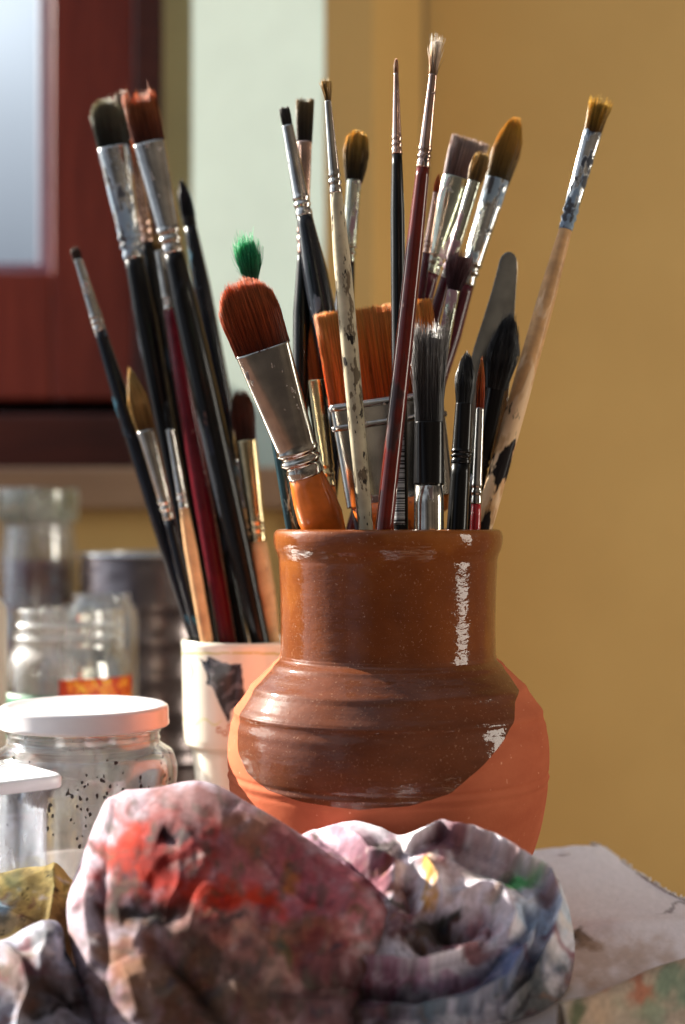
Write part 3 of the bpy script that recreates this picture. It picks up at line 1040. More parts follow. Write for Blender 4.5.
ld['label'] = 'white enamelled screw lid'
# residue in the jar and paint flecks on the glass
v, f = lathe_vf([(0, .004), (80 * s, .004), (86 * s, .008), (86 * s, zl(868)), (60 * s, zl(866)), (0, zl(867))], 64)
mesh_obj('grey_residue', v, f, mat_simple('chalky_residue', srgb(150, 138, 138), .6, var=.1), j1)
V, Fc = [], []
for i in range(150):
    a = -PI / 2 + random.uniform(-.9, 1.3)
    z = zl(random.choice([random.gauss(776, 9), random.gauss(790, 16), random.uniform(745, 850)]))
    y_ = HY + (CZ - z - TZ) / s
    rr_ = interp(-z, [(-p[1], p[0]) for p in reversed(pr)] if False else sorted([(-p[1], p[0]) for p in pr])) + .00005
    sz = random.uniform(.0003, .0011)
    c0 = Vector((rr_ * math.cos(a), rr_ * math.sin(a), z))
    tx = Vector((-math.sin(a), math.cos(a), 0)); nn = Vector((math.cos(a), math.sin(a), 0))
    o = len(V)
    m = 7
    for kx in range(m):
        t = 2 * PI * kx / m
        V.append(c0 + tx * sz * math.cos(t) * random.uniform(.5, 1.2) + Vector((0, 0, 1)) * sz * math.sin(t) * random.uniform(.6, 1.7) + nn * .0001)
    V.append(c0 + nn * .0004)
    for kx in range(m):
        Fc.append((o + kx, o + (kx + 1) % m, o + m))
fl = mesh_obj('paint_flecks', V, Fc, mat_simple('dark_paint_flecks', srgb(52, 44, 46), .6, var=.2), j1)
tag(fl, kind='stuff')

# clear tub in front of it, at the left edge
D = .628
s = D / F
tu = empty('plastic_tub', place(2, D), 'small clear square container at the left edge in front of the lidded jar', 'container')
tu.rotation_euler = (0, 0, math.radians(38))
zt = lambda y: CZ - (y - HY) * s - TZ - .0005


def sq(w, z, pw=7):
    return (z, w * s, w * s, 0, pw)


v, f = loft_vf([sq(30, 0), sq(34, .0015), sq(36, zt(812)), sq(36, zt(806)), sq(45, zt(786)), sq(46, zt(783))], 64, 6, True, False)
tb_ = mesh_obj('container_body', v, f, plas, tu)
m = tb_.modifiers.new('t', 'SOLIDIFY'); m.thickness = .0012
v, f = loft_vf([sq(46.5, zt(786)), sq(47.5, zt(784)), sq(47.5, zt(776)), sq(46, zt(773.5)), sq(41, zt(773)), sq(40, zt(774))], 64, 6, False, True)
o = mesh_obj('container_lid', v, f, mat_simple('frosted_white_plastic', srgb(226, 230, 236), .35, var=.02, coat=.3), tu)

# middle jar
D = .95
s = D / F
j3 = empty('glass_jar', place(69, D), 'open clear glass jar with orange fruit label behind the white lid', 'jar')
by = HY + (CZ - TZ) * F / D
pr = prof_px([(56, by), (63, by - 4), (64, 780), (64, 690), (64, 672), (62, 658), (57, 648), (55.5, 644), (55.5, 640), (57.5, 637), (55.5, 633), (55, 628), (57, 624), (55, 620), (55, 610), (54, 607.5)], D)
jar_mesh('jar_body', pr, clear, j3, .0028)
v, f = lathe_vf([(0, .005), (58 * s, .005), (59.5 * s, CZ - (742 - HY) * s - TZ), (0, CZ - (742 - HY) * s - TZ)], 48)
mesh_obj('grey_water', v, f, mat_simple('murky_grey_water', srgb(120, 112, 112), .15, var=.08), j3)


def label_patch(name, parent, r, z0, z1, a0, a1, mat, label=None):
    V, Fc = [], []
    for j in range(9):
        for i in range(33):
            a = math.radians(lerp(a0, a1, i / 32))
            V.append((r * math.cos(a), r * math.sin(a), lerp(z0, z1, j / 8)))
    for j in range(8):
        for i in range(32):
            a = j * 33 + i
            Fc.append((a, a + 1, a + 34, a + 33))
    o = mesh_obj(name, V, Fc, mat, parent)
    m = o.modifiers.new('t', 'SOLIDIFY'); m.thickness = .0002; m.offset = 1
    if label: o['label'] = label
    return o


k = N('fruit_label_print')
b = k.bsdf(Roughness=.5)
k.l(k.ramp(k.noise(110, 3, .6), [(.35, srgb(196, 60, 20)), (.48, srgb(230, 120, 30)), (.56, srgb(240, 190, 60)), (.62, srgb(210, 70, 24))], 'CONSTANT'), b.inputs['Base Color'])
zz = lambda y: CZ - (y - HY) * s - TZ
jb3 = [c for c in j3.children if c.name.startswith('jar_body')][0]
label_patch('paper_label', jb3, 64.6 * s, zz(735), zz(674), -88, -8, k.m, 'orange and yellow fruit label')
label_patch('green_label_strip', jb3, 64.6 * s, zz(735), zz(690), -172, -92, mat_simple('green_print', srgb(70, 140, 110), .5, var=.05), 'green label strip')

# far left bottle
D = 1.25
s = D / F
j2 = empty('glass_bottle', place(38, D), 'tall glass jar of purple brown rinse water under the sill', 'bottle')
by = HY + (CZ - TZ) * F / D
pr = prof_px([(36, by), (42, by - 3), (44, 740), (44, 640), (42, 610), (40, 570), (37, 545), (36, 530), (36, 525), (38, 522), (39.5, 519), (39.5, 494), (38.5, 491)], D)
jar_mesh('bottle_body', pr, clear, j2, .0028)
zz = lambda y: CZ - (y - HY) * s - TZ
v, f = lathe_vf([(0, .005), (38 * s, .005), (41 * s, zz(735)), (41 * s, zz(645)), (39 * s, zz(612)), (36 * s, zz(575)), (34.6 * s, zz(560)), (0, zz(560))], 48)
mesh_obj('rinse_water', v, f, mat_simple('purple_brown_water', srgb(150, 84, 84), .15, var=.1), j2)
v, f = lathe_vf([(0, zz(489.5)), (37 * s, zz(489)), (40.4 * s, zz(490)), (40.8 * s, zz(493)), (40.8 * s, zz(521)), (40.0 * s, zz(521.5)), (40.0 * s, zz(495)), (0, zz(493))], 48)
mesh_obj('cap', v, f, mat_thin_glass('yellowish_clear_cap', (.86, .88, .80, 1), .15, .15, smear=.6, smear_col=(.80, .80, .72, 1)), j2)

# dark tin
D = 1.2
s = D / F
tn = empty('paint_tin', place(152, D), 'wide dark metal tin with ribbed side behind the cup brushes', 'tin')
zz = lambda y: CZ - (y - HY) * s - TZ
k = N('tin_metal')
b = k.bsdf(Roughness=.25, Metallic=.85)
k.l(k.ramp(k.noise(26, 4, .6, stretch=(1, 1, 2)), [(.3, srgb(72, 66, 70)), (.5, srgb(128, 116, 116)), (.7, srgb(160, 150, 150))]), b.inputs['Base Color'])
pts = [(0, .0), (70 * s, 0), (72.5 * s, .001), (72.5 * s, .004), (71 * s, .006)]
for yy in (740, 706, 672, 637, 603):
    pts += [(71 * s, zz(yy + 6)), (72.2 * s, zz(yy + 2.5)), (72.2 * s, zz(yy - 2.5)), (71 * s, zz(yy - 6))]
pts += [(71 * s, zz(562)), (70 * s, zz(558)), (69.5 * s, zz(557)), (69.5 * s, .006), (0, .006)]
v, f = lathe_vf(pts, 96)
mesh_obj('tin_body', v, f, k.m, tn)
v, f = lathe_vf([(73.5 * s + .0016 * math.cos(a) - .0014, zz(555) + .0018 * math.sin(a)) for a in [2 * PI * i / 12 for i in range(12)]], 96, True)
mesh_obj('rim', v, f, mat_simple('bright_tin_rim', (.75, .75, .75), .2, 1., var=.05), tn)
v, f = lathe_vf([(0, .007), (68 * s, .007), (68 * s, zz(570)), (0, zz(570))], 48)
mesh_obj('dark_paint', v, f, mat_simple('dark_dried_paint', srgb(36, 40, 38), .3, var=.2), tn)

# small clear jar between tin and middle jar
D = 1.06
s = D / F
j4 = empty('glass_jar', place(101, D), 'small round shouldered clear jar against the dark tin', 'jar')
by = HY + (CZ - TZ) * F / D
pr = prof_px([(30, by), (36, by - 3), (37, 700), (37, 628), (36, 614), (32, 605), (29, 601), (28.5, 598), (29.5, 596), (28.5, 594)], D)
jar_mesh('jar_body', pr, clear, j4, .002)

# pale container just entering at the left edge
D = .90
s = D / F
j5 = empty('plastic_bottle', place(-26, D), 'pale bottle cut by the left edge beside the middle jar', 'bottle')
zz = lambda y: CZ - (y - HY) * s - TZ
pts = smooth_prof([(26 * s, 0), (31 * s, .001), (32.5 * s, .006), (32.5 * s, zz(700)), (32.5 * s, zz(620)), (30 * s, zz(606)), (22 * s, zz(596)), (13 * s, zz(590)), (12 * s, zz(588))], 5)
v, f = lathe_vf([(0, 0)] + pts + [(0, zz(588))], 48)
mesh_obj('bottle_body', v, f, mat_simple('pale_plastic', srgb(196, 190, 180), .4, var=.04), j5)
v, f = lathe_vf([(0, zz(587.5)), (15 * s, zz(587.5)), (15 * s, zz(570)), (13 * s, zz(568)), (0, zz(568))], 32)
mesh_obj('cap', v, f, mat_simple('cap_plastic', srgb(220, 216, 210), .4, var=.03), j5)

# ================================================================== CLOTHS
def fbm(x, y, z, o=4):
    return noise.fractal(Vector((x, y, z)), 1.0, 2.1, o)


def seg_dist(px, py, pl):
    """distance to a polyline, with side sign and parameter"""
    best = 1e9
    bt = 0
    n_ = len(pl) - 1
    for i in range(n_):
        ax_, ay = pl[i]; bx, by_ = pl[i + 1]
        dx, dy = bx - ax_, by_ - ay
        t = max(0, min(1, ((px - ax_) * dx + (py - ay) * dy) / (dx * dx + dy * dy + 1e-9)))
        d = math.hypot(px - ax_ - t * dx, py - ay - t * dy)
        if d < best:
            sgn = 1 if (px - ax_) * dy - (py - ay) * dx > 0 else -1
            best = d; bt = (i + t) / n_; bs = sgn
    return best, bt, bs


def paint(px, py, base, blots, seed, mott=0., ns=1.):
    wx = px + 16 * fbm(px * .022, py * .022, seed) + 5 * fbm(px * .09, py * .09, seed + 3)
    wy = py + 16 * fbm(px * .022 + 50, py * .022, seed) + 5 * fbm(px * .09 + 50, py * .09, seed + 3)
    c = np.array(base, float)
    g = fbm(px * .05, py * .05, seed + 9, 5)
    for (bx, by_, rx, ry, col, st) in blots:
        d = math.hypot((wx - bx) / rx, (wy - by_) / ry)
        if d > 1.5: continue
        w = sm(1.35 - d + .5 * g) * st
        c = c * (1 - w) + col * w
    if mott:
        m1 = sm(.5 + 1.3 * fbm(px * .03, py * .03, seed + 11)) * mott
        c = c * (1 - m1) + c * np.array((.62, .36, .36)) * m1
        m2 = sm(-.1 + 1.6 * fbm(px * .07, py * .05, seed + 13)) * mott
        c = c * (1 - m2) + np.array((.10, .085, .07)) * m2
    return c * (1 + ns * (.24 * fbm(px * .2, py * .2, seed + 4) + .16 * fbm(px * .55, py * .55, seed + 6)))


cloth_mat = mat_attr('painted_cotton', rough=.85, spec=.2, transl=.12, bumpscale=900, bumps=.35, bdist=.0004, sheen=0.,
                     speckle=None)


def S(r, g, b):
    return np.array(srgb(r, g, b)[:3])


def blob_rag(name, outline, c0, Dedge, bulge, folds, base, blots, seed, label, namp=.004, back=.03, nth=300, nr=150, tilt=.00014, ynef=900, dk=.62, nfreq=1., mott=.25):
    """a crumpled cloth: closed lumpy surface of real depth with creases pressed into it; outline as it is seen from the camera side"""
    pts = outline + [outline[0]]
    rs = random.Random(int(seed * 10))
    x0_, x1_ = min(p[0] for p in outline), max(p[0] for p in outline)
    y0_ = min(p[1] for p in outline)
    pal = [S(70, 40, 50), S(50, 56, 74), S(120, 60, 50), S(96, 84, 60), S(150, 110, 90), S(60, 70, 56), S(226, 214, 210), S(130, 50, 70)]
    blots = list(blots) + [(rs.uniform(x0_, x1_), rs.uniform(y0_ + 8, 1040), rs.uniform(2, 13), rs.uniform(2, 8), rs.choice(pal), rs.uniform(.25, .7)) for _ in range(int((x1_ - x0_) * .45))]
    folds = [(a_, b_ * 1.35, c_ * .9, d_) for (a_, b_, c_, d_) in folds]
    # param outline by cumulative length
    ln = [0]
    for a, b_ in zip(pts[:-1], pts[1:]):
        ln.append(ln[-1] + math.hypot(a[0] - b_[0], a[1] - b_[1]))
    T_ = ln[-1]
    sp_ = smooth_prof(pts, 6)
    ln = [0]
    for a, b_ in zip(sp_[:-1], sp_[1:]):
        ln.append(ln[-1] + math.hypot(a[0] - b_[0], a[1] - b_[1]))
    T_ = ln[-1]
    V, K = [], []
    rings = [(i / nr, 0) for i in range(1, nr + 1)] + [(1 - j / 14, 1) for j in range(1, 13)]
    xs_ = np.interp(np.linspace(0, T_, nth, endpoint=False), ln, [p[0] for p in sp_])
    ys_ = np.interp(np.linspace(0, T_, nth, endpoint=False), ln, [p[1] for p in sp_])

    def point(px, py, rho, side):
        dome = math.sqrt(max(0, 1 - rho ** 3))
        D = Dedge + (ynef - py) * tilt
        if side == 0:
            D -= bulge * dome
        else:
            D += back * dome * .9
        p = P(px, py, D)
        h = 0
        wx = px + 6 * fbm(px * .015, py * .015, seed + 20)
        wy = py + 6 * fbm(px * .015 + 9, py * .015, seed + 20)
        for (pl, amp, w, sharp) in folds:
            if side: continue
            d, t, sg = seg_dist(wx, wy, pl)
            if d > 3.2 * w: continue
            e = math.sin(PI * min(1, max(0, t))) ** .5 if sharp != 2 else 1
            if sharp == 3:      # lip: steep on one side only
                prof_ = math.exp(-(d / w)) if sg > 0 else math.exp(-(d / (w * .28)) ** 2)
            else:
                prof_ = math.exp(-(d / w) ** 1.15)
            h += amp * prof_ * e
        n1 = fbm(px * .009 * nfreq, py * .009 * nfreq, seed, 3)
        rd = 1 - abs(fbm(px * .018 * nfreq + 7, py * .011 * nfreq, seed + 5, 3)) * 1.6
        n3 = fbm(px * .06, py * .05, seed + 2, 3)
        edge = 1 if side else sm((1 - rho) * 5) * .8 + .2
        h += (namp * n1 + namp * .22 * max(0, rd) ** 2 + namp * .07 * n3) * edge
        p += Vector((0, -.80, .60)) * h
        if p.z < TZ + .0045:
            p.z = TZ + .0045 + .0004 * (1 + n3)
        return p

    V.append(point(c0[0], c0[1], 0, 0)); K.append(paint(c0[0], c0[1], base, blots, seed, mott) * dk)
    for (rho, side) in rings:
        for i in range(nth):
            px = c0[0] + (xs_[i] - c0[0]) * rho
            py = c0[1] + (ys_[i] - c0[1]) * rho
            V.append(point(px, py, rho, side))
            K.append(paint(px, py, base, blots, seed, mott if px > x0_ + 34 else mott * .3) * dk)
    Fc = [(0, 1 + i, 1 + (i + 1) % nth) for i in range(nth)]
    for j in range(len(rings) - 1):
        for i in range(nth):
            a = 1 + j * nth + i; b_ = 1 + j * nth + (i + 1) % nth
            Fc.append((a, a + nth, b_ + nth, b_))
    last = 1 + (len(rings) - 1) * nth
    Fc.append(tuple(last + i for i in range(nth)))
    zmin = min(p.z for p in V)
    cx_ = sum(p.x for p in V) / len(V); cy_ = sum(p.y for p in V) / len(V)
    base_ = Vector((cx_, cy_, TZ))
    o = mesh_obj(name, [p - base_ for p in V], Fc, cloth_mat, cols=np.clip(K, 0, 1), loc=base_)
    return tag(o, label, 'rag')


# -- main mound
A_out = [(126, 789), (160, 787), (196, 781), (222, 787), (250, 804), (280, 822), (310, 842), (345, 864), (376, 885), (394, 906), (397, 925), (388, 955), (372, 985),
         (365, 1030), (360, 1085), (290, 1110), (200, 1115), (120, 1110), (96, 1085), (90, 1030), (80, 985), (70, 940), (67, 910), (72, 886), (88, 850), (102, 815), (112, 798)]
A_blots = [(250, 960, 160, 110, S(172, 124, 100), .8), (240, 860, 130, 70, S(160, 74, 78), .85), (320, 900, 90, 50, S(180, 88, 104), .8), (190, 815, 70, 26, S(140, 100, 98), .85),
           (152, 864, 56, 44, S(176, 30, 6), 1.), (130, 850, 24, 36, S(200, 50, 10), .85), (165, 858, 25, 22, S(120, 24, 20), .6), (118, 896, 18, 50, S(110, 34, 26), .6), (225, 900, 75, 20, S(196, 50, 16), .95),
           (150, 912, 55, 16, S(24, 26, 22), .9), (120, 888, 9, 24, S(30, 34, 28), .8), (180, 832, 16, 7, S(44, 44, 50), .9), (158, 838, 10, 5, S(60, 50, 56), .7),
           (200, 965, 26, 34, S(36, 30, 26), .8), (235, 925, 20, 6, S(50, 44, 50), .9), (285, 880, 12, 18, S(170, 104, 30), .7), (300, 940, 40, 20, S(150, 96, 60), .7),
           (330, 960, 40, 20, S(110, 40, 52), .8), (160, 985, 60, 36, S(134, 96, 70), .8), (260, 1000, 60, 28, S(80, 66, 56), .8), (330, 1000, 50, 34, S(86, 54, 62), .85),
           (235, 942, 30, 7, S(214, 150, 130), .7), (290, 955, 9, 16, S(90, 90, 50), .7), (220, 784, 22, 5, S(60, 40, 70), .8), (250, 830, 30, 18, S(150, 104, 70), .6),
           (125, 960, 26, 40, S(150, 106, 76), .8), (200, 1010, 90, 20, S(110, 88, 70), .6)]
A_folds = [([(116, 800), (106, 840), (103, 880), (104, 930), (108, 1030)], -.0025, 9, 2),
           ([(108, 800), (90, 850), (84, 900), (90, 1000), (94, 1060)], .004, 10, 2),
           ([(150, 925), (178, 965), (212, 1005), (235, 1030)], -.008, 12, 0), ([(120, 915), (150, 908), (190, 914)], -.002, 12, 0),
           ([(190, 900), (240, 940), (300, 965), (330, 970)], .004, 16, 0), ([(300, 982), (318, 966), (345, 960), (372, 966)], .006, 7, 3),
           ([(305, 990), (330, 975), (365, 980)], -.006, 9, 0), ([(150, 800), (190, 830), (230, 900)], .003, 18, 0), ([(165, 835), (185, 845)], -.003, 7, 0),
           ([(240, 812), (300, 850), (375, 900)], .003, 12, 0), ([(260, 860), (310, 900), (380, 930)], -.003, 14, 0), ([(230, 980), (250, 1020)], .005, 12, 0),
           ([(120, 960), (140, 1020)], .004, 12, 0), ([(270, 1000), (310, 1010), (350, 1005)], .005, 9, 0)]
blob_rag('paint_rag', A_out, (225, 930), .588, .055, A_folds, S(206, 192, 206), A_blots, 3.0,
         'large crumpled rag stained orange red, plum and black in front of the pot', namp=.0045, nr=170, nth=360, dk=.7, back=.014, mott=.6)

# -- right nest
B_out = [(300, 836), (318, 828), (350, 821), (378, 826), (402, 838), (424, 834), (452, 834), (480, 842), (510, 855), (540, 872), (556, 888), (562, 905), (571, 930), (574, 960), (566, 995),
         (545, 1040), (500, 1095), (420, 1125), (340, 1125), (300, 1090), (290, 1030), (300, 960), (298, 890)]
B_blots = [(345, 848, 60, 30, S(150, 106, 124), .9), (378, 872, 28, 30, S(140, 70, 84), .85), (440, 850, 45, 14, S(128, 62, 72), .85), (470, 866, 50, 16, S(160, 110, 96), .6), (500, 880, 40, 8, S(90, 120, 96), .5),
           (385, 843, 26, 8, S(110, 96, 96), .8), (426, 880, 5, 24, S(214, 160, 50), .9), (438, 925, 34, 26, S(70, 60, 44), .9), (420, 940, 20, 14, S(120, 84, 50), .8), (452, 910, 16, 10, S(40, 46, 40), .9),
           (516, 887, 18, 7, S(90, 190, 110), .9), (495, 900, 12, 8, S(150, 110, 40), .6), (525, 915, 14, 10, S(180, 130, 150), .6), (540, 925, 24, 34, S(170, 196, 220), .75), (510, 972, 45, 22, S(66, 92, 140), .85),
           (470, 1000, 50, 26, S(70, 90, 116), .7), (440, 975, 60, 8, S(196, 140, 176), .6), (350, 1010, 60, 40, S(84, 46, 60), .9), (400, 1010, 50, 26, S(96, 88, 104), .7), (380, 975, 40, 12, S(130, 60, 90), .7), (300, 1010, 30, 60, S(60, 36, 36), .7),
           (470, 945, 28, 12, S(130, 60, 66), .8), (400, 915, 20, 30, S(110, 46, 56), .8), (566, 970, 9, 34, S(120, 80, 84), .8), (540, 1000, 26, 34, S(40, 52, 40), .8), (430, 1015, 30, 16, S(90, 120, 130), .7), (485, 920, 12, 10, S(190, 110, 120), .6),
           (545, 900, 6, 16, S(150, 60, 60), .5)]
B_folds = [([(404, 852), (412, 842), (436, 836), (470, 842), (512, 860), (545, 884), (556, 915), (550, 950), (530, 985), (500, 1010)], .013, 13, 3),
           ([(410, 862), (426, 868), (438, 884), (446, 905)], .008, 6, 0), ([(404, 868), (414, 890), (412, 915)], -.010, 10, 0),
           ([(425, 905), (445, 925), (470, 928), (488, 912)], -.016, 13, 0), ([(402, 925), (425, 945), (455, 942)], -.008, 9, 0),
           ([(455, 898), (478, 890), (500, 898), (512, 920), (508, 945)], .009, 8, 0), ([(478, 905), (492, 918), (490, 938)], -.006, 5, 0),
           ([(300, 990), (330, 972), (380, 968), (425, 970), (460, 958), (485, 938)], .011, 8, 3), ([(310, 1000), (370, 992), (430, 994), (480, 978), (505, 950)], -.010, 8, 0),
           ([(330, 1018), (400, 1016), (460, 1010), (505, 985), (530, 950), (536, 920)], .010, 9, 3), ([(470, 1030), (520, 1005), (548, 965)], -.007, 8, 0),
           ([(312, 832), (345, 850), (380, 880), (396, 915)], -.006, 10, 0), ([(345, 828), (368, 850), (392, 862), (398, 885)], .007, 8, 0), ([(390, 845), (398, 860)], -.006, 6, 0),
           ([(452, 852), (480, 866), (512, 878), (530, 895)], -.005, 8, 0), ([(520, 900), (530, 925), (522, 955)], -.006, 6, 0)]
blob_rag('paint_rag', B_out, (440, 950), .610, .050, B_folds, S(222, 216, 226), B_blots, 8.0,
         'crumpled white rag stained blue, plum and green, bunched at the right of the red one', namp=.0035, nr=170, nth=380, nfreq=1.6, dk=.95, mott=.15, back=.02)

# -- yellow rag at left
Y_out = [(-60, 880), (0, 873), (20, 868), (45, 866), (60, 867), (70, 878), (76, 884), (80, 900), (84, 960), (80, 1040), (0, 1060), (-60, 1050)]
Y_blots = [(5, 905, 16, 14, S(110, 150, 176), .9), (8, 880, 14, 12, S(80, 92, 60), .8), (15, 925, 20, 12, S(130, 120, 100), .8), (60, 950, 30, 40, S(80, 40, 34), .8)]
for (dx, dy) in ((24, 892), (51, 890), (50, 872), (26, 870), (30, 920), (8, 930)):
    for ex, ey in ((0, 0), (4, 0), (0, 4), (4, 4)):
        Y_blots.append((dx + ex, dy + ey, 1.3, 1.3, S(50, 44, 30), .9))
blob_rag('patterned_rag', Y_out, (20, 950), .628, .022, [([(56, 866), (58, 885), (53, 905), (48, 925)], .004, 5, 2), ([(66, 880), (60, 888)], -.003, 4, 0), ([(-20, 905), (20, 915), (50, 930)], .004, 12, 0)],
         S(214, 186, 112), Y_blots, 14., 'yellow patterned cloth with blue and black paint at the left edge', namp=.0025, nr=90, nth=200, back=.012, dk=.85)
# -- grey rag left front
Gy_out = [(-60, 970), (-10, 955), (0, 945), (20, 930), (42, 920), (56, 921), (63, 930), (66, 950), (80, 975), (96, 1010), (100, 1060), (60, 1090), (0, 1100), (-60, 1090)]
Gy_blots = [(58, 940, 9, 20, S(60, 70, 90), .9), (45, 926, 8, 5, S(60, 40, 50), .7), (20, 975, 26, 34, S(140, 104, 84), .8), (4, 985, 10, 14, S(130, 50, 50), .7), (50, 990, 26, 30, S(84, 66, 58), .8), (75, 1000, 20, 30, S(60, 44, 40), .8), (60, 1010, 30, 5, S(30, 24, 24), .9), (35, 950, 10, 22, S(130, 126, 110), .5)]
blob_rag('paint_rag', Gy_out, (20, 1010), .585, .040, [([(2, 948), (22, 962), (30, 990), (24, 1030)], .005, 5, 2), ([(10, 950), (40, 940), (58, 950), (60, 985)], -.004, 9, 0), ([(40, 985), (70, 1005), (95, 1020)], -.006, 6, 0), ([(45, 930), (40, 960), (46, 990)], .004, 7, 0)],
         S(196, 202, 220), Gy_blots, 18., 'small grey blue stained rag fold in the bottom left corner', namp=.003, nr=100, nth=200)

# -- canvas cloth lying on the table at the right
canvas_mat = mat_attr('raw_canvas', rough=.9, spec=.15, transl=.0, bumpscale=1100, bumps=.4, bdist=.0003,
                      speckle=[((.12, .09, .08, 1), 260., .73)])
NX, NY = 150, 170
V, K, Fc = [], [], []
for j in range(NY):
    for i in range(NX):
        u, w = i / (NX - 1), j / (NY - 1)
        y = lerp(.42, .828, w)
        xr = redge(y) + .0015 + .0012 * fbm(y * 90, 0, 1) + .0006 * fbm(y * 500, 0, 2)
        x = lerp(-.02, xr, u)
        if y < .80 and x < .12:
            pass
        z = TZ + .0012 + .0006 * (1 + fbm(x * 18, y * 18, 5))
        # far corner lifts in a soft wave
        far = sm((y - .76) / .08)
        z += .0035 * far * sm((x - .03) / .09) + .0025 * far * (1 + math.sin(x * 60))
        z += .003 * math.exp(-((y - .69 - .12 * (x - .13)) / .014) ** 2) * sm((x - .10) / .03)
        # the pot presses it flat
        if math.hypot(x - pc.x, y - PD) < .066: z = TZ + .0002
        yy = y + (.006 * fbm(x * 30, 3, 3) if w > .97 else 0)
        V.append((x, yy, z))
        px = 342.5 + x * F / y; py = HY + (CZ - z) * F / y
        c = paint(px, py, S(226, 218, 222), [(586, 944, 17, 8, S(22, 26, 24), 1.), (574, 938, 14, 8, S(26, 30, 28), 1.), (600, 960, 80, 26, S(176, 150, 132), .7), (680, 905, 18, 2.5, S(110, 96, 100), .7), (560, 985, 30, 20, S(160, 124, 96), .6)], 31., 0, .3)
        K.append(c)
for j in range(NY - 1):
    for i in range(NX - 1):
        a = j * NX + i
        Fc.append((a, a + 1, a + NX + 1, a + NX))
# frayed threads along the right edge and far edge
for t in range(420):
    y = random.uniform(.60, .842)
    x = redge(y) + .0008
    Lr = random.uniform(.0008, .0035)
    a = random.gauss(0, .5)
    z = TZ + .002 + .007 * sm((y - .76) / .08)
    p = Vector((x, y, z)); d = Vector((math.cos(a), math.sin(a), random.uniform(-.1, .5))).normalized()
    o = len(V)
    for qd in (0, 1):
        for kx in range(3):
            an = 2 * PI * kx / 3
            r_ = .00018 if qd == 0 else .00008
            V.append(tuple(p + d * Lr * qd + Vector((0, r_ * math.cos(an), r_ * math.sin(an)))))
            K.append(S(206, 196, 192))
    for kx in range(3):
        Fc.append((o + kx, o + (kx + 1) % 3, o + 3 + (kx + 1) % 3, o + 3 + kx))
cv = tag(mesh_obj('canvas_cloth', [(x - .1, y - .65, z - TZ) for x, y, z in V], Fc, canvas_mat, cols=np.clip(K, 0, 1), loc=(.1, .65, TZ)),
         'off white frayed canvas cloth lying on the right corner of the table', 'cloth')
m = cv.modifiers.new('t', 'SOLIDIFY'); m.thickness = .0006; m.offset = 1

# -- painted cloth overlapping at the bottom right
def edge_y(x):     # far edge of this upper cloth in plan
    return interp(x, [(.05, .535), (.09, .560), (.12, .598), (.16, .632), (.20, .645), (.3, .65)])


V, K, Fc = [], [], []
NX, NY = 110, 90
for j in range(NY):
    for i in range(NX):
        u, w = i / (NX - 1), j / (NY - 1)
        x = lerp(.079, .215, u)
        y = lerp(.42, edge_y(x), w)
        z = TZ + .0042 + .0012 * (1 + fbm(x * 20, y * 20, 7)) + .009 * math.exp(-((w - .90) / .12) ** 2) + .006 * math.exp(-((w - .62) / .1) ** 2)
        if w > .985: z = TZ + .0036
        V.append((x, y, z))
        px = 342.5 + x * F / y; py = HY + (CZ - z) * F / y
        K.append(paint(px, py, S(178, 156, 134), [(640, 995, 14, 18, S(170, 96, 70), .8), (675, 985, 22, 26, S(110, 132, 108), .8), (655, 1010, 30, 10, S(130, 150, 120), .6), (590, 1008, 26, 16, S(186, 150, 120), .6), (600, 990, 20, 6, S(190, 120, 90), .6), (575, 1010, 9, 20, S(60, 80, 50), .8)], 41.))
for j in range(NY - 1):
    for i in range(NX - 1):
        a = j * NX + i
        Fc.append((a, a + 1, a + NX + 1, a + NX))
pcx = tag(mesh_obj('painted_cloth', [(x - .13, y - .53, z - TZ) for x, y, z in V], Fc, canvas_mat, cols=np.clip(K, 0, 1), loc=(.13, .53, TZ)),
          'cloth with faded brown and green paint in the bottom right corner', 'cloth')
m = pcx.modifiers.new('t', 'SOLIDIFY'); m.thickness = .0006; m.offset = 1

# ================================================================== LIGHT
def sun(name, d, strength, col, ang):
    l = bpy.data.lights.new(name, 'SUN'); l.energy = strength; l.color = col; l.angle = math.radians(ang)
    o = bpy.data.objects.new(name, l)
    o.rotation_mode = 'QUATERNION'
    o.rotation_quaternion = Vector(d).to_track_quat('Z', 'Y')
    C.objects.link(o)
    return o


sun('sun', (-.78, .46, .48), 25.0, (1.0, .93, .82), .6)


def area(name, loc, target, sx, sy, power, col):
    l = bpy.data.lights.new(name, 'AREA'); l.shape = 'RECTANGLE'; l.size = sx; l.size_y = sy; l.energy = power; l.color = col
    o = bpy.data.objects.new(name, l); o.location = loc
    o.rotation_mode = 'QUATERNION'
    o.rotation_quaternion = (Vector(loc) - Vector(target)).to_track_quat('Z', 'Y')
    C.objects.link(o)
    return o


# the room's second, smaller window on the right hand side
area('side_window_light', (1.45, .50, 1.13), (0, .9, .95), .38, .85, 11, (1., .93, .80))

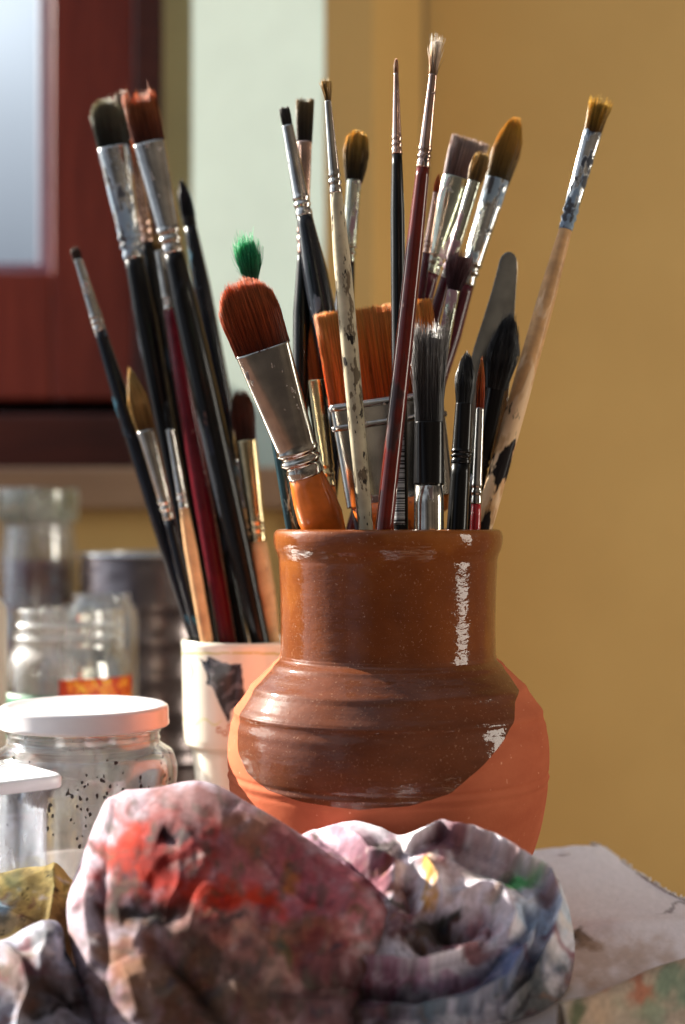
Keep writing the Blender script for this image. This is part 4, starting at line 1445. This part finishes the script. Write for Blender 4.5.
w = bpy.data.worlds.new('daylight')
bpy.context.scene.world = w
w.use_nodes = True
t = w.node_tree
t.nodes.clear()
wo = t.nodes.new('ShaderNodeOutputWorld')
bg = t.nodes.new('ShaderNodeBackground')
tc = t.nodes.new('ShaderNodeTexCoord')
dp = t.nodes.new('ShaderNodeVectorMath'); dp.operation = 'DOT_PRODUCT'
t.links.new(tc.outputs['Generated'], dp.inputs[0])
dp.inputs[1].default_value = (-.85, .40, .33)
rp_ = t.nodes.new('ShaderNodeValToRGB')
e = rp_.color_ramp.elements
e[0].position = 0.0; e[0].color = (.10, .075, .055, 1)
e[1].position = 1.0; e[1].color = (.8, .9, 1.05, 1)
for p_, c_ in ((.45, (.13, .115, .10, 1)), (.62, (.22, .25, .31, 1)), (.80, (.34, .40, .48, 1))):
    x_ = e.new(p_); x_.color = c_
e[len(e) - 1].position = .966
x_ = e.new(.984); x_.color = (5.5, 5.5, 5.3, 1)
mr = t.nodes.new('ShaderNodeMapRange')
mr.inputs[1].default_value = -1; mr.inputs[2].default_value = 1
t.links.new(dp.outputs['Value'], mr.inputs[0])
t.links.new(mr.outputs[0], rp_.inputs[0])
# noise added to the world brightness so reflections show darker and lighter stretches
nz_ = t.nodes.new('ShaderNodeTexNoise'); nz_.inputs['Scale'].default_value = 2.2; nz_.inputs['Detail'].default_value = 2
t.links.new(tc.outputs['Generated'], nz_.inputs['Vector'])
r2_ = t.nodes.new('ShaderNodeValToRGB')
r2_.color_ramp.elements[0].position = .38; r2_.color_ramp.elements[0].color = (.35, .35, .37, 1)
r2_.color_ramp.elements[1].position = .62; r2_.color_ramp.elements[1].color = (1.5, 1.47, 1.4, 1)
t.links.new(nz_.outputs['Fac'], r2_.inputs[0])
ml_ = t.nodes.new('ShaderNodeMix'); ml_.data_type = 'RGBA'; ml_.blend_type = 'MULTIPLY'; ml_.inputs[0].default_value = 1
t.links.new(rp_.outputs[0], ml_.inputs[6]); t.links.new(r2_.outputs[0], ml_.inputs[7])
t.links.new(ml_.outputs[2], bg.inputs[0])
bg.inputs[1].default_value = 1.5
t.links.new(bg.outputs[0], wo.inputs[0])

# ================================================================== CAMERA
cam = bpy.data.cameras.new('camera')
co = bpy.data.objects.new('camera', cam)
C.objects.link(co)
co.location = (0, 0, CZ)
co.rotation_euler = (PI / 2, 0, 0)
cam.sensor_fit = 'HORIZONTAL'
cam.sensor_width = 24
cam.lens = F / 685 * 24
cam.shift_y = (HY - 512) / 685.0
cam.clip_start = .02
cam.dof.use_dof = True
cam.dof.focus_distance = .665
cam.dof.aperture_fstop = 5.0
sc = bpy.context.scene
sc.camera = co
sc.view_settings.view_transform = 'Standard'
sc.view_settings.look = 'None'
sc.view_settings.gamma = 1
sc.view_settings.use_curve_mapping = False
sc.view_settings.exposure = 0.0
